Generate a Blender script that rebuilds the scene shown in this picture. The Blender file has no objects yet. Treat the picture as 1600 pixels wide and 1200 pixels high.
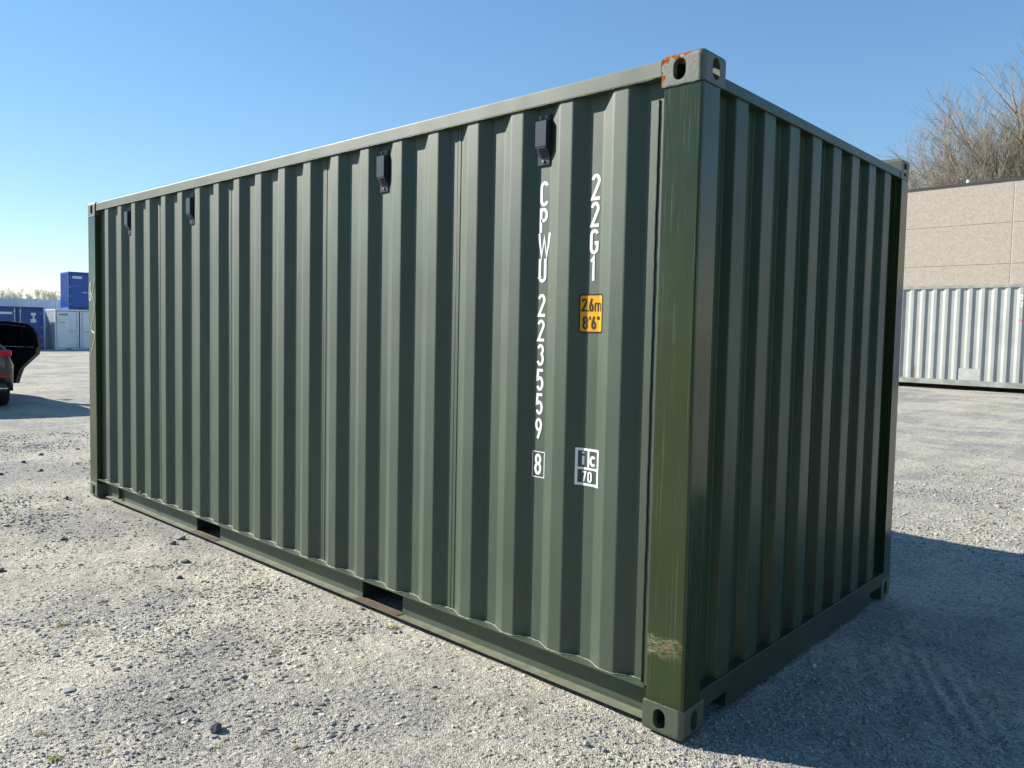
import bpy, bmesh, math, random
import numpy as np
from mathutils import Vector, Matrix
R = math.radians
random.seed(7); np.random.seed(7)
scene = bpy.context.scene
col = scene.collection

# ------------------------------------------------------------------ camera
cam = bpy.data.cameras.new('camera'); camo = bpy.data.objects.new('camera', cam); col.objects.link(camo)
camo.location = (1.4616, -2.5721, 1.5508)
camo.rotation_mode = 'XYZ'
camo.rotation_euler = (R(86.8387), R(-1.1903), R(42.5527))
cam.sensor_width = 36.0; cam.lens = 1223.174 / 1600 * 36
cam.shift_x = -0.00298; cam.shift_y = -0.00985
cam.clip_start = 0.05; cam.clip_end = 3000
scene.camera = camo

# ------------------------------------------------------------------ light
SUN_AZ = R(180 + 23.4)      # direction towards the sun, measured from +X
SUN_EL = R(31.0)
world = bpy.data.worlds.new('World'); scene.world = world; world.use_nodes = True
wn = world.node_tree.nodes; wn.clear()
sky = wn.new('ShaderNodeTexSky'); sky.sky_type = 'NISHITA'; sky.sun_disc = False
sky.sun_elevation = SUN_EL; sky.sun_rotation = (math.pi / 2 - SUN_AZ) % (2 * math.pi)
sky.altitude = 0; sky.air_density = 1.0; sky.dust_density = 0.0; sky.ozone_density = 4.2
bg = wn.new('ShaderNodeBackground'); bg.inputs[1].default_value = 0.10
hs = wn.new('ShaderNodeHueSaturation'); hs.inputs['Saturation'].default_value = 1.30; hs.inputs['Value'].default_value = 1.42
wo = wn.new('ShaderNodeOutputWorld')
gm = wn.new('ShaderNodeGamma'); gm.inputs['Gamma'].default_value = 0.68
world.node_tree.links.new(sky.outputs[0], gm.inputs[0]); world.node_tree.links.new(gm.outputs[0], hs.inputs['Color']); world.node_tree.links.new(hs.outputs[0], bg.inputs[0]); world.node_tree.links.new(bg.outputs[0], wo.inputs[0])
sl = bpy.data.lights.new('sun', 'SUN'); sl.energy = 5.0; sl.angle = R(0.53); sl.color = (1.0, 0.94, 0.84)
so = bpy.data.objects.new('sun', sl); col.objects.link(so)
sd = Vector((math.cos(SUN_AZ) * math.cos(SUN_EL), math.sin(SUN_AZ) * math.cos(SUN_EL), math.sin(SUN_EL)))
so.rotation_euler = sd.to_track_quat('Z', 'Y').to_euler()
scene.view_settings.view_transform = 'Standard'; scene.view_settings.look = 'None'
scene.view_settings.exposure = 0.98; scene.view_settings.gamma = 1.0
scene.view_settings.use_curve_mapping = False
scene.cycles.max_bounces = 8

# ------------------------------------------------------------------ material helpers
class NT:
    def __init__(s, name):
        s.m = bpy.data.materials.new(name); s.m.use_nodes = True
        s.t = s.m.node_tree; s.t.nodes.clear()
        s.out = s.t.nodes.new('ShaderNodeOutputMaterial')
        s.b = s.t.nodes.new('ShaderNodeBsdfPrincipled')
        s.t.links.new(s.b.outputs[0], s.out.inputs[0])
        s.tc = s.t.nodes.new('ShaderNodeTexCoord')
    def n(s, typ, ins=None, **kw):
        nd = s.t.nodes.new(typ)
        for k, v in kw.items(): setattr(nd, k, v)
        for k, v in (ins or {}).items(): s.put(nd.inputs[k], v)
        return nd
    def put(s, sock, v):
        if isinstance(v, bpy.types.NodeSocket): s.t.links.new(v, sock)
        elif isinstance(v, (tuple, list)) and len(v) == 3 and sock.type == 'RGBA': sock.default_value = (*v, 1)
        else: sock.default_value = v
    def obj(s): return s.tc.outputs['Object']
    def map(s, scale=(1, 1, 1), rot=(0, 0, 0), src=None):
        return s.n('ShaderNodeMapping', {0: src or s.obj(), 'Scale': scale, 'Rotation': rot}).outputs[0]
    def noise(s, scale, detail=4, rough=.55, vec=None, dist=0):
        return s.n('ShaderNodeTexNoise', {'Vector': vec or s.obj(), 'Scale': scale, 'Detail': detail, 'Roughness': rough, 'Distortion': dist}).outputs[0]
    def voro(s, scale, vec=None, feature='F1', out=0, rnd=1.0):
        return s.n('ShaderNodeTexVoronoi', {'Vector': vec or s.obj(), 'Scale': scale, 'Randomness': rnd}, feature=feature).outputs[out]
    def ramp(s, v, a, b, lo=0.0, hi=1.0):
        return s.n('ShaderNodeMapRange', {0: v, 1: a, 2: b, 3: lo, 4: hi}, clamp=True).outputs[0]
    def math(s, op, a, b=0.0, c=0.0):
        return s.n('ShaderNodeMath', {0: a, 1: b, 2: c}, operation=op).outputs[0]
    def mix(s, f, a, b):
        nd = s.n('ShaderNodeMix', data_type='RGBA')
        s.put(nd.inputs[0], f); s.put(nd.inputs[6], a); s.put(nd.inputs[7], b)
        return nd.outputs[2]
    def mul(s, a, b):
        nd = s.n('ShaderNodeMix', data_type='RGBA', blend_type='MULTIPLY')
        nd.inputs[0].default_value = 1.0; s.put(nd.inputs[6], a); s.put(nd.inputs[7], b)
        return nd.outputs[2]
    def grey(s, v):
        return s.n('ShaderNodeCombineColor', {0: v, 1: v, 2: v}).outputs[0]
    def bump(s, h, dist, strength=1.0, normal=None):
        d = {'Height': h, 'Distance': dist, 'Strength': strength}
        if normal is not None: d['Normal'] = normal
        return s.n('ShaderNodeBump', d).outputs[0]
    def sep(s):
        return s.n('ShaderNodeSeparateXYZ', {0: s.obj()}).outputs
    def fin(s, color=None, rough=None, normal=None, metal=None, spec=None, ior=None):
        if color is not None: s.put(s.b.inputs['Base Color'], color)
        if rough is not None: s.put(s.b.inputs['Roughness'], rough)
        if normal is not None: s.put(s.b.inputs['Normal'], normal)
        if metal is not None: s.put(s.b.inputs['Metallic'], metal)
        if spec is not None: s.put(s.b.inputs['Specular IOR Level'], spec)
        if ior is not None: s.put(s.b.inputs['IOR'], ior)
        return s.m

def simple(name, c, rough=.5, metal=0, var=.12, scale=6, bumpd=0, bscale=200, spec=.5):
    t = NT(name)
    n = t.noise(scale)
    cc = t.mul(c, t.grey(t.ramp(n, .3, .7, 1 - var, 1 + var)))
    nm = t.bump(t.noise(bscale, 2), bumpd) if bumpd else None
    return t.fin(cc, rough, nm, metal, spec)

OL = (0.040, 0.060, 0.036)
def panel_paint(name, base, rough=.5, spec=.6, wave=.0012, dust=(.22, .22, .18), dustamt=.05, ior=1.5):
    t = NT(name)
    x, y, z = t.sep()
    big = t.noise(2.2, 3)
    fine = t.noise(9, 5, .6, t.map((1, 1, .25)))
    d = t.math('MULTIPLY', t.ramp(fine, .35, .8), dustamt)
    low = t.ramp(z, .15, .45, .07, 0.0)
    run = t.math('MULTIPLY', t.ramp(t.noise(34, 5, .7, t.map((1, 1, .035))), .60, .80), t.math('MULTIPLY', t.ramp(t.noise(1.3, 3), .45, .7), .075))
    d = t.math('ADD', d, run)
    d2 = t.math('ADD', d, t.math('MULTIPLY', low, t.ramp(t.noise(14, 4), .3, .7)))
    c = t.mix(d2, t.mul(base, t.grey(t.ramp(big, .3, .7, .88, 1.12))), dust)
    rg = t.math('ADD', t.ramp(t.noise(5, 3, .5, t.map((1, 1, .3))), .3, .7, rough - .05, rough + .06), t.math('MULTIPLY', d2, .3))
    b1 = t.bump(t.noise(1.6, 2, .5, t.map((1, 1, .8))), wave * 8)
    b2 = t.bump(t.noise(420, 2), .00035, 1.0, b1)
    return t.fin(c, rg, b2, 0, spec, ior)

M = {}
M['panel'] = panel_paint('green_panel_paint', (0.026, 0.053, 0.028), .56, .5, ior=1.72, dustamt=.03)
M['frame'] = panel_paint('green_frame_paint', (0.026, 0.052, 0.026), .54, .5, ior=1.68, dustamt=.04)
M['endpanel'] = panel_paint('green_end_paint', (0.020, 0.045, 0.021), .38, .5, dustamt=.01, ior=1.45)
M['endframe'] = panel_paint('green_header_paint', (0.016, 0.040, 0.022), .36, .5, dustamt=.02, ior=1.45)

def post_paint():
    t = NT('green_post_paint')
    x, y, z = t.sep()
    st = t.noise(60, 5, .65, t.map((1, 1, .02)), .3)
    st2 = t.noise(170, 3, .6, t.map((1, 1, .012)), .2)
    streak = t.math('MAXIMUM', t.ramp(st, .60, .72), t.math('MULTIPLY', t.ramp(st2, .62, .7), .8))
    base = t.mix(t.math('MULTIPLY', streak, .20), (.025, .041, .014), (.20, .24, .14))
    speck = t.ramp(t.voro(60, t.map((1, 1, .5))), .035, .06, 1, 0)
    base = t.mix(t.math('MULTIPLY', speck, .35), base, (.35, .38, .30))
    # forklift scrape near the foot: bare patch of a shape of its own
    zz = t.math('ADD', z, t.math('MULTIPLY', t.math('SUBTRACT', t.noise(22, 4), .5), .06))
    up = t.ramp(zz, .375, .39, 1, 0); dn = t.ramp(zz, .295, .32)
    front = t.ramp(y, .004, .006, 1, 0)
    lft = t.ramp(t.math('ADD', x, t.math('MULTIPLY', t.math('SUBTRACT', z, .3), -.9)), -.12, -.05, 1, .25)
    near = t.ramp(x, -.30, -.29)
    sc = t.math('MULTIPLY', t.math('MULTIPLY', up, dn), t.math('MULTIPLY', front, t.math('MULTIPLY', lft, near)))
    br = t.ramp(t.noise(75, 5, .7, t.map((.5, 1, 2.4))), .42, .60)
    sc = t.math('MULTIPLY', t.math('MULTIPLY', sc, br), .75)
    scol = t.mix(t.ramp(t.noise(30, 3), .45, .6), (.24, .28, .16), (.32, .20, .12))
    base = t.mix(sc, base, scol)
    rg = t.math('ADD', .17, t.math('MULTIPLY', t.math('ADD', streak, sc), .25))
    b = t.bump(t.noise(3, 2), .004)
    b = t.bump(t.noise(300, 2), .00012, 1.0, b)
    return t.fin(base, rg, b, 0, .5, 1.5)
M['post'] = post_paint()

def cast_paint(rust):
    t = NT('green_casting_paint_rusty' if rust else 'green_casting_paint')
    x, y, z = t.sep()
    base = t.mul((.055, .074, .046), t.grey(t.ramp(t.noise(30, 4), .3, .7, .85, 1.15)))
    b = t.bump(t.noise(55, 4), .0007)
    if rust:
        hz = t.ramp(z, 2.545, 2.585)
        lx = t.ramp(x, -.155, -.18)
        msk = t.math('MAXIMUM', t.math('MAXIMUM', hz, t.math('MULTIPLY', lx, .85)), .18)
        msk = t.math('MULTIPLY', msk, t.ramp(x, -.03, -.055))
        n = t.math('ADD', t.noise(38, 5, .65), t.math('MULTIPLY', msk, .25))
        f = t.ramp(n, .64, .70)
        rc = t.mix(t.ramp(t.noise(90, 3), .35, .65), (.36, .105, .012), (.14, .042, .010))
        base = t.mix(f, base, rc)
        pale = t.ramp(t.math('ADD', n, t.math('MULTIPLY', msk, -.0)), .60, .66)
        base = t.mix(t.math('MULTIPLY', t.math('SUBTRACT', pale, f), .5), base, (.26, .22, .17))
    else:
        n = t.noise(26, 5, .65)
        f = t.math('MULTIPLY', t.ramp(n, .66, .70), .5)
        base = t.mix(f, base, (.22, .12, .07))
    return t.fin(base, t.math('ADD', .5, t.math('MULTIPLY', f, .4)), b, 0, t.math('SUBTRACT', .5, t.math('MULTIPLY', f, .47)), 1.7)
M['cast'] = cast_paint(False); M['castrust'] = cast_paint(True)
M['bead'] = simple('weld_bead_paint', (.11, .14, .085), .5, 0, .3, 30, .002, 120)
M['beaddark'] = simple('sealant', (.012, .014, .014), .5)
M['flange'] = simple('dusty_scuffed_flange', (.155, .165, .115), .6, 0, .25, 14, .0005, 90)
M['rustflange'] = simple('rusty_flange', (.115, .078, .055), .7, 0, .35, 12, .0005, 90)
M['under'] = simple('dark_underframe', (.018, .018, .018), .7)
M['vent'] = simple('dark_ventilator_plastic', (.028, .036, .046), .30, 0, .1, 20, .0001, 300)
M['zinc'] = simple('zinc_screw', (.18, .18, .18), .4, .6)
M['white'] = simple('white_marking_film', (.80, .82, .84), .45, 0, .03, 10)
M['yellow'] = simple('yellow_sticker', (.66, .33, .008), .4, 0, .05, 10)
M['black'] = simple('black_print', (.02, .014, .010), .4, 0, .05)
M['rubber'] = simple('black_rubber', (.012, .012, .013), .55, 0, .15, 30)
M['scratch'] = simple('scratched_primer', (.80, .78, .68), .7)

# ------------------------------------------------------------------ mesh helpers
class MB:
    def __init__(s): s.v = []; s.f = []; s.mi = []; s.sm = []
    def add(s, vs, fs, mi=0, smooth=False):
        o = len(s.v); s.v += [tuple(map(float, v)) for v in vs]
        for f in fs: s.f.append([i + o for i in f]); s.mi.append(mi); s.sm.append(smooth)
        return s
    def box(s, x0, x1, y0, y1, z0, z1, mi=0, bev=0.0):
        if bev > 0:
            bm = bmesh.new(); bmesh.ops.create_cube(bm, size=1)
            bmesh.ops.scale(bm, vec=(x1 - x0, y1 - y0, z1 - z0), verts=bm.verts)
            bmesh.ops.translate(bm, vec=((x0 + x1) / 2, (y0 + y1) / 2, (z0 + z1) / 2), verts=bm.verts)
            bmesh.ops.bevel(bm, geom=bm.edges[:], offset=bev, segments=2, affect='EDGES', profile=.5)
            bm.verts.index_update()
            s.add([v.co for v in bm.verts], [[v.index for v in f.verts] for f in bm.faces], mi); bm.free()
            return s
        v = [(x0, y0, z0), (x1, y0, z0), (x1, y1, z0), (x0, y1, z0), (x0, y0, z1), (x1, y0, z1), (x1, y1, z1), (x0, y1, z1)]
        return s.add(v, [(0, 3, 2, 1), (4, 5, 6, 7), (0, 1, 5, 4), (1, 2, 6, 5), (2, 3, 7, 6), (3, 0, 4, 7)], mi)
    def prism(s, poly, z0, z1, mi=0, axis='z', smooth=False):   # poly of (a,b) counter-clockwise, extruded along axis
        n = len(poly)
        def P(a, b, c):
            return (a, b, c) if axis == 'z' else ((c, a, b) if axis == 'x' else (a, c, b))
        v = [P(a, b, z0) for a, b in poly] + [P(a, b, z1) for a, b in poly]
        f = [[i, (i + 1) % n, n + (i + 1) % n, n + i] for i in range(n)]
        f += [list(range(n))[::-1], [n + i for i in range(n)]]
        return s.add(v, f, mi, smooth)
    def tube(s, pts, r, n=6, mi=0, smooth=True, closed=False):
        pts = [Vector(p) for p in pts]; k = len(pts)
        rr = r if isinstance(r, (list, tuple)) else [r] * k
        vs = []; up = None
        for i, p in enumerate(pts):
            a = pts[(i - 1) % k] if (i > 0 or closed) else p; b = pts[(i + 1) % k] if (i < k - 1 or closed) else p
            t = (b - a).normalized()
            if up is None: up = Vector((0, 0, 1)) if abs(t.z) < .9 else Vector((1, 0, 0))
            u = t.cross(up)
            if u.length < 1e-6: u = t.orthogonal()
            u.normalize(); w = u.cross(t).normalized(); up = w
            for j in range(n):
                an = 2 * math.pi * j / n
                vs.append(p + (u * math.cos(an) + w * math.sin(an)) * rr[i])
        fs = []
        for i in range(k if closed else k - 1):
            for j in range(n):
                a = i * n + j; b = i * n + (j + 1) % n; c = ((i + 1) % k) * n + (j + 1) % n; d = ((i + 1) % k) * n + j
                fs.append([a, b, c, d])
        if not closed: fs += [list(range(n))[::-1], [(k - 1) * n + j for j in range(n)]]
        return s.add(vs, fs, mi, smooth)
    def cyl(s, c, axis, r, h, n=16, mi=0, r2=None):
        c = Vector(c); a = Vector(axis).normalized()
        return s.tube([c - a * h / 2, c + a * h / 2], [r, r if r2 is None else r2], n, mi, False)
    def build(s, name, mats, parent=None):
        me = bpy.data.meshes.new(name); me.from_pydata(s.v, [], s.f)
        if not isinstance(mats, (list, tuple)): mats = [mats]
        for m in mats: me.materials.append(m)
        me.polygons.foreach_set('material_index', s.mi); me.polygons.foreach_set('use_smooth', s.sm)
        me.update(); me.validate()
        o = bpy.data.objects.new(name, me); col.objects.link(o)
        if parent is not None: o.parent = parent
        return o
def tag(o, label=None, cat=None, group=None, kind=None):
    if label: o['label'] = label
    if cat: o['category'] = cat
    if group: o['group'] = group
    if kind: o['kind'] = kind
    return o
def empty(name, loc=(0, 0, 0), rz=0.0):
    o = bpy.data.objects.new(name, None); o.empty_display_size = .2
    o.location = loc; o.rotation_euler = (0, 0, rz); col.objects.link(o); return o
def np_mesh(name, v, f, mats, parent=None, smooth=False, mi=None):
    me = bpy.data.meshes.new(name); n = f.shape[1]
    me.vertices.add(len(v)); me.vertices.foreach_set('co', np.asarray(v, np.float32).ravel())
    me.loops.add(f.size); me.loops.foreach_set('vertex_index', f.astype(np.int32).ravel())
    me.polygons.add(len(f)); me.polygons.foreach_set('loop_start', (np.arange(len(f)) * n).astype(np.int32))
    me.polygons.foreach_set('loop_total', np.full(len(f), n, np.int32))
    me.polygons.foreach_set('use_smooth', np.full(len(f), smooth))
    for m in (mats if isinstance(mats, (list, tuple)) else [mats]): me.materials.append(m)
    if mi is not None: me.polygons.foreach_set('material_index', mi.astype(np.int32))
    me.update(calc_edges=True); me.validate()
    o = bpy.data.objects.new(name, me); col.objects.link(o)
    if parent is not None: o.parent = parent
    return o
def hash2(ix, iy, seed):
    h = (ix.astype(np.int64) * 374761393 + iy.astype(np.int64) * 668265263 + seed * 1442695041) & 0xffffffff
    h = ((h ^ (h >> 13)) * 1274126177) & 0xffffffff
    return ((h ^ (h >> 16)) & 0xffff) / 65535.0
def vnoise(x, y, s, seed=0):
    x = np.asarray(x) * s; y = np.asarray(y) * s
    ix = np.floor(x); iy = np.floor(y); fx = x - ix; fy = y - iy
    fx = fx * fx * (3 - 2 * fx); fy = fy * fy * (3 - 2 * fy)
    a = hash2(ix, iy, seed); b = hash2(ix + 1, iy, seed); c = hash2(ix, iy + 1, seed); d = hash2(ix + 1, iy + 1, seed)
    return (a * (1 - fx) + b * fx) * (1 - fy) + (c * (1 - fx) + d * fx) * fy
def sstep(v, a, b):
    t = np.clip((v - a) / (b - a), 0, 1); return t * t * (3 - 2 * t)

# ------------------------------------------------------------------ ground
def ground_z(x, y):
    x = np.asarray(x, float); y = np.asarray(y, float)
    d = np.hypot(x - 1.0, y + 1.0)
    z = (vnoise(x, y, 1.1, 1) - .5) * .022 + (vnoise(x, y, 4.3, 2) - .5) * .012
    z += (vnoise(x, y, 13, 3) - .5) * .008 * sstep(vnoise(x, y, .8, 9), .3, .7) + (vnoise(x, y, 31, 4) - .5) * .0045
    # shallow tyre-tread ridges
    for (cx, cy, ang, L, Wd, sp) in ((-1.60, -1.10, 100, .40, .14, .045), (.60, 1.20, 118, .45, .20, .08), (-2.6, -.95, 24, .5, .12, .05)):
        a = R(ang); u = (x - cx) * math.cos(a) + (y - cy) * math.sin(a); w = -(x - cx) * math.sin(a) + (y - cy) * math.cos(a)
        m = np.exp(-(u / L) ** 2 - (w / Wd) ** 2) * (.35 + 1.1 * vnoise(x, y, 6, 41))
        z += m * .0055 * np.sin(2 * math.pi * w / sp + u * 2.5)
    z *= np.clip(1.3 - d / 30, .15, 1)
    inside = sstep(x, -6.5, -6.1) * (1 - sstep(x, .0, .25)) * sstep(y, -.22, -.02) * (1 - sstep(y, 2.45, 2.7))
    z = z * (1 - .55 * inside) - .006 - .004 * inside
    z += .28 * sstep(y, 8, 19.5) * sstep(x, -22, -10)
    return z
def ground_mat():
    t = NT('gravel_ground')
    def centred(v, amp): return t.math('MULTIPLY', t.math('SUBTRACT', v, .5), amp)
    patch = t.noise(.55, 5, .6, t.map((1, 1.6, 1), (0, 0, R(-22))))
    patch2 = t.noise(2.7, 4, .6)
    base = t.mix(t.ramp(patch, .42, .57), (.28, .272, .25), (.42, .392, .325))
    base = t.mix(t.math('MULTIPLY', t.ramp(t.noise(.9, 4, .6, t.map((.8, 1.4, 1), (0, 0, .4))), .52, .68), .45), base, (.33, .34, .23))
    base = t.mul(base, t.grey(t.ramp(patch2, .30, .70, .86, 1.10)))
    dustb = t.noise(1.0, 5, .65, t.map((1.5, .42, 1), (0, 0, R(-8))), .6)
    base = t.mix(t.math('MULTIPLY', t.ramp(dustb, .52, .64), .55), base, (.46, .435, .36))
    gx_, gy_, gz_ = t.sep()      # a swath of pale dust swept across the yard
    u = t.math('ADD', t.math('MULTIPLY', gx_, .93), t.math('MULTIPLY', gy_, .37))
    dd = t.math('ABSOLUTE', t.math('ADD', t.math('ADD', u, 2.63), t.math('MULTIPLY', t.math('SUBTRACT', t.noise(2.2, 5), .5), .9)))
    base = t.mix(t.math('MULTIPLY', t.ramp(dd, .10, .36, 1, 0), t.math('MULTIPLY', t.ramp(gy_, 2.0, .2), .6)), base, (.53, .50, .40))
    # stones of two sizes: random tone per cell
    c1 = t.voro(105, out=1); c2 = t.voro(230, out=1); c0 = t.voro(30, out=1)
    g1 = t.n('ShaderNodeSeparateColor', {0: c1}).outputs; g2 = t.n('ShaderNodeSeparateColor', {0: c2}).outputs; g0 = t.n('ShaderNodeSeparateColor', {0: c0}).outputs
    k = t.math('ADD', 1.0, t.math('ADD', centred(g1[0], .55), centred(g2[1], .70)))
    k = t.math('ADD', k, centred(g0[2], .22))
    base = t.mul(base, t.grey(k))
    big = t.math('GREATER_THAN', g0[0], .90)
    bigd = t.math('MULTIPLY', big, t.ramp(t.voro(30), .010, .014, 1, 0))
    base = t.mix(t.math('MULTIPLY', t.ramp(g1[2], .93, .95), .6), base, (.50, .47, .42))
    base = t.mix(t.math('MULTIPLY', t.ramp(g1[1], .94, .96), .7), base, (.085, .085, .09))
    d1 = t.voro(105, feature='F1'); d2 = t.voro(230, feature='F1'); d0 = t.voro(30, feature='F1')
    coarse = t.ramp(patch2, .35, .65, .25, 1.0)
    h = t.math('MULTIPLY', t.math('SUBTRACT', 1.0, d1), t.math('MULTIPLY', coarse, .0060))
    h = t.math('ADD', h, t.math('MULTIPLY', t.math('SUBTRACT', 1.0, d2), .0042))
    h0 = t.math('MULTIPLY', t.math('MULTIPLY', t.ramp(d0, .1, .55, 1, 0), t.math('GREATER_THAN', g0[1], .72)), .012)
    h = t.math('ADD', h, h0)
    h = t.math('ADD', h, t.math('MULTIPLY', t.noise(12, 6, .65), .012))
    h = t.math('ADD', h, t.math('MULTIPLY', t.noise(1.7, 5, .6, t.map((1, 2.2, 1))), .05))
    nm = t.bump(h, 1.0, 1.0)
    return t.fin(base, .9, nm, 0, .25)
M['ground'] = ground_mat()
def lines(a, b, step, far, n):
    core = np.arange(a, b + 1e-6, step)
    g = np.geomspace(step, far, n); lo = a - np.cumsum(g)[::1]; hi = b + np.cumsum(g)
    return np.concatenate([lo[::-1], core, hi])
gx = np.concatenate([lines(-9.0, -3.6, .028, 160, 48)[:-48], np.arange(-3.59, 2.3, .0135), lines(2.31, 3.2, .028, 160, 48)[48:]])
gy = np.concatenate([lines(-2.2, -2.0, .028, 160, 48)[:-48], np.arange(-1.985, 1.6, .0135), lines(1.62, 4.6, .028, 160, 48)[48:]])
X, Y = np.meshgrid(gx, gy); Z = ground_z(X, Y)
nx = len(gx); ny = len(gy)
idx = np.arange(nx * ny).reshape(ny, nx)
F = np.stack([idx[:-1, :-1], idx[:-1, 1:], idx[1:, 1:], idx[1:, :-1]], -1).reshape(-1, 4)
ground = np_mesh('ground', np.stack([X, Y, Z], -1).reshape(-1, 3), F, M['ground'], smooth=True)
tag(ground, kind='structure')

# gravel: loose stones one could not count
def stone_template():
    bm = bmesh.new(); bmesh.ops.create_icosphere(bm, subdivisions=1, radius=1)
    v = np.array([x.co[:] for x in bm.verts]); f = np.array([[q.index for q in p.verts] for p in bm.faces]); bm.free(); return v, f
SV, SF = stone_template()
def pebble_mat(name, tones):
    t = NT(name)
    w = t.n('ShaderNodeTexWhiteNoise', {'Vector': t.n('ShaderNodeVectorMath', {0: t.obj(), 1: (.03, .03, .03)}, operation='SNAP').outputs[0]}).outputs[0]
    c = t.mix(t.ramp(w, 0, 1), tones[0], tones[1])
    c = t.mul(c, t.grey(t.ramp(t.noise(90, 3), .3, .7, .8, 1.2)))
    return t.fin(c, .85, t.bump(t.noise(180, 3), .0012), 0, .3)
M['peb'] = [pebble_mat('pebble_grey', ((.24, .24, .24), (.33, .33, .32))), pebble_mat('pebble_sand', ((.34, .30, .23), (.46, .42, .34))),
            pebble_mat('pebble_dark', ((.12, .12, .13), (.20, .20, .20))), pebble_mat('pebble_pale', ((.48, .46, .42), (.55, .53, .50)))]
N = 56000
ang = np.random.uniform(R(92), R(178), N * 3); rad = 1.6 + 11 * np.random.rand(N * 3) ** 1.5
px_ = 1.46 + rad * np.cos(ang); py_ = -2.57 + rad * np.sin(ang)
extra = N // 4
ang2 = np.random.uniform(R(60), R(100), extra); rad2 = 2.2 + 7 * np.random.rand(extra) ** 1.2
px_ = np.concatenate([px_, 1.46 + rad2 * np.cos(ang2)]); py_ = np.concatenate([py_, -2.57 + rad2 * np.sin(ang2)])
dens = sstep(vnoise(px_, py_, 1.3, 21) * .6 + vnoise(px_, py_, 4.5, 22) * .4, .38, .66) * .9 + .10
keep = (np.random.rand(len(px_)) < dens) & ~((px_ > -6.06) & (px_ < .0) & (py_ > -.015) & (py_ < 2.44))
px_ = px_[keep][:N]; py_ = py_[keep][:N]; n = len(px_)
sz = .0026 + .0075 * np.random.rand(n) ** 3.2 + .004 * np.random.rand(n) * sstep(vnoise(px_, py_, 1.3, 21), .5, .7)
sz *= np.clip(np.hypot(px_ - 1.46, py_ + 2.57) / 5.5, .75, 1.35)
bigm = np.random.rand(n) < .010; sz[bigm] *= 1.9
sc = sz[:, None] * np.random.uniform(.65, 1.25, (n, 3)); sc[:, 2] *= .62
th = np.random.uniform(0, 2 * math.pi, n); jit = np.random.uniform(.72, 1.2, (n, len(SV), 1))
V = SV[None] * jit * sc[:, None, :]
cx, sx = np.cos(th)[:, None], np.sin(th)[:, None]
Vx = V[..., 0] * cx - V[..., 1] * sx; Vy = V[..., 0] * sx + V[..., 1] * cx; Vz = V[..., 2]
pz = ground_z(px_, py_)
V = np.stack([Vx + px_[:, None], Vy + py_[:, None], Vz + (pz + sc[:, 2] * .35)[:, None]], -1).reshape(-1, 3)
Fp = (SF[None] + (np.arange(n) * len(SV))[:, None, None]).reshape(-1, 3)
mi = np.repeat(np.random.choice(4, n, p=[.56, .30, .07, .07]), len(SF))
gr = np_mesh('gravel', V, Fp, M['peb'], mi=mi); tag(gr, 'loose grey and sandy gravel scattered over the yard', 'gravel', kind='stuff')

# flat angular chips lying in drifts, also uncountable
n = 5200
cl = [(np.random.uniform(-4.6, -.2), np.random.uniform(-1.7, .9)) for _ in range(26)] + [(-1.15, -1.0), (-1.3, -.85), (-1.0, -.9), (-1.9, -.2), (-1.75, -1.1), (-1.5, -1.2)]
cx_ = []; cy_ = []
for q in range(n):
    if q % 3: a_, b_2 = cl[np.random.randint(len(cl))]; u_ = np.random.normal(0, .20); w_ = np.random.normal(0, .06); cx_.append(a_ + u_ * .5 - w_ * .86); cy_.append(b_2 + u_ * .86 + w_ * .5)
    else: cx_.append(np.random.uniform(-7, .2)); cy_.append(np.random.uniform(-2.0, 2.0))
cx_ = np.array(cx_); cy_ = np.array(cy_)
keep = ~((cx_ > -6.1) & (cx_ < .03) & (cy_ > -.03)) ; cx_ = cx_[keep]; cy_ = cy_[keep]; n = len(cx_)
sz = .0035 + .0115 * np.random.rand(n) ** 3.4
sc = sz[:, None] * np.stack([np.random.uniform(.9, 1.4, n), np.random.uniform(.55, .95, n), np.random.uniform(.30, .55, n)], 1)
th = np.random.normal(1.2, .7, n); jit = np.random.uniform(.68, 1.25, (n, len(SV), 1)); V = SV[None] * jit * sc[:, None, :]
ca, sa = np.cos(th)[:, None], np.sin(th)[:, None]
V = np.stack([V[..., 0] * ca - V[..., 1] * sa + cx_[:, None], V[..., 0] * sa + V[..., 1] * ca + cy_[:, None], V[..., 2] + (ground_z(cx_, cy_) + sc[:, 2] * .4)[:, None]], -1).reshape(-1, 3)
Fp = (SF[None] + (np.arange(n) * len(SV))[:, None, None]).reshape(-1, 3)
ch = np_mesh('stone_chips', V, Fp, M['peb'], mi=np.repeat(np.random.choice(4, n, p=[.60, .22, .09, .09]), len(SF)))
tag(ch, 'flat angular stone chips drifted over the gravel in front of the green container', 'stone chips', kind='stuff')

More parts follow.
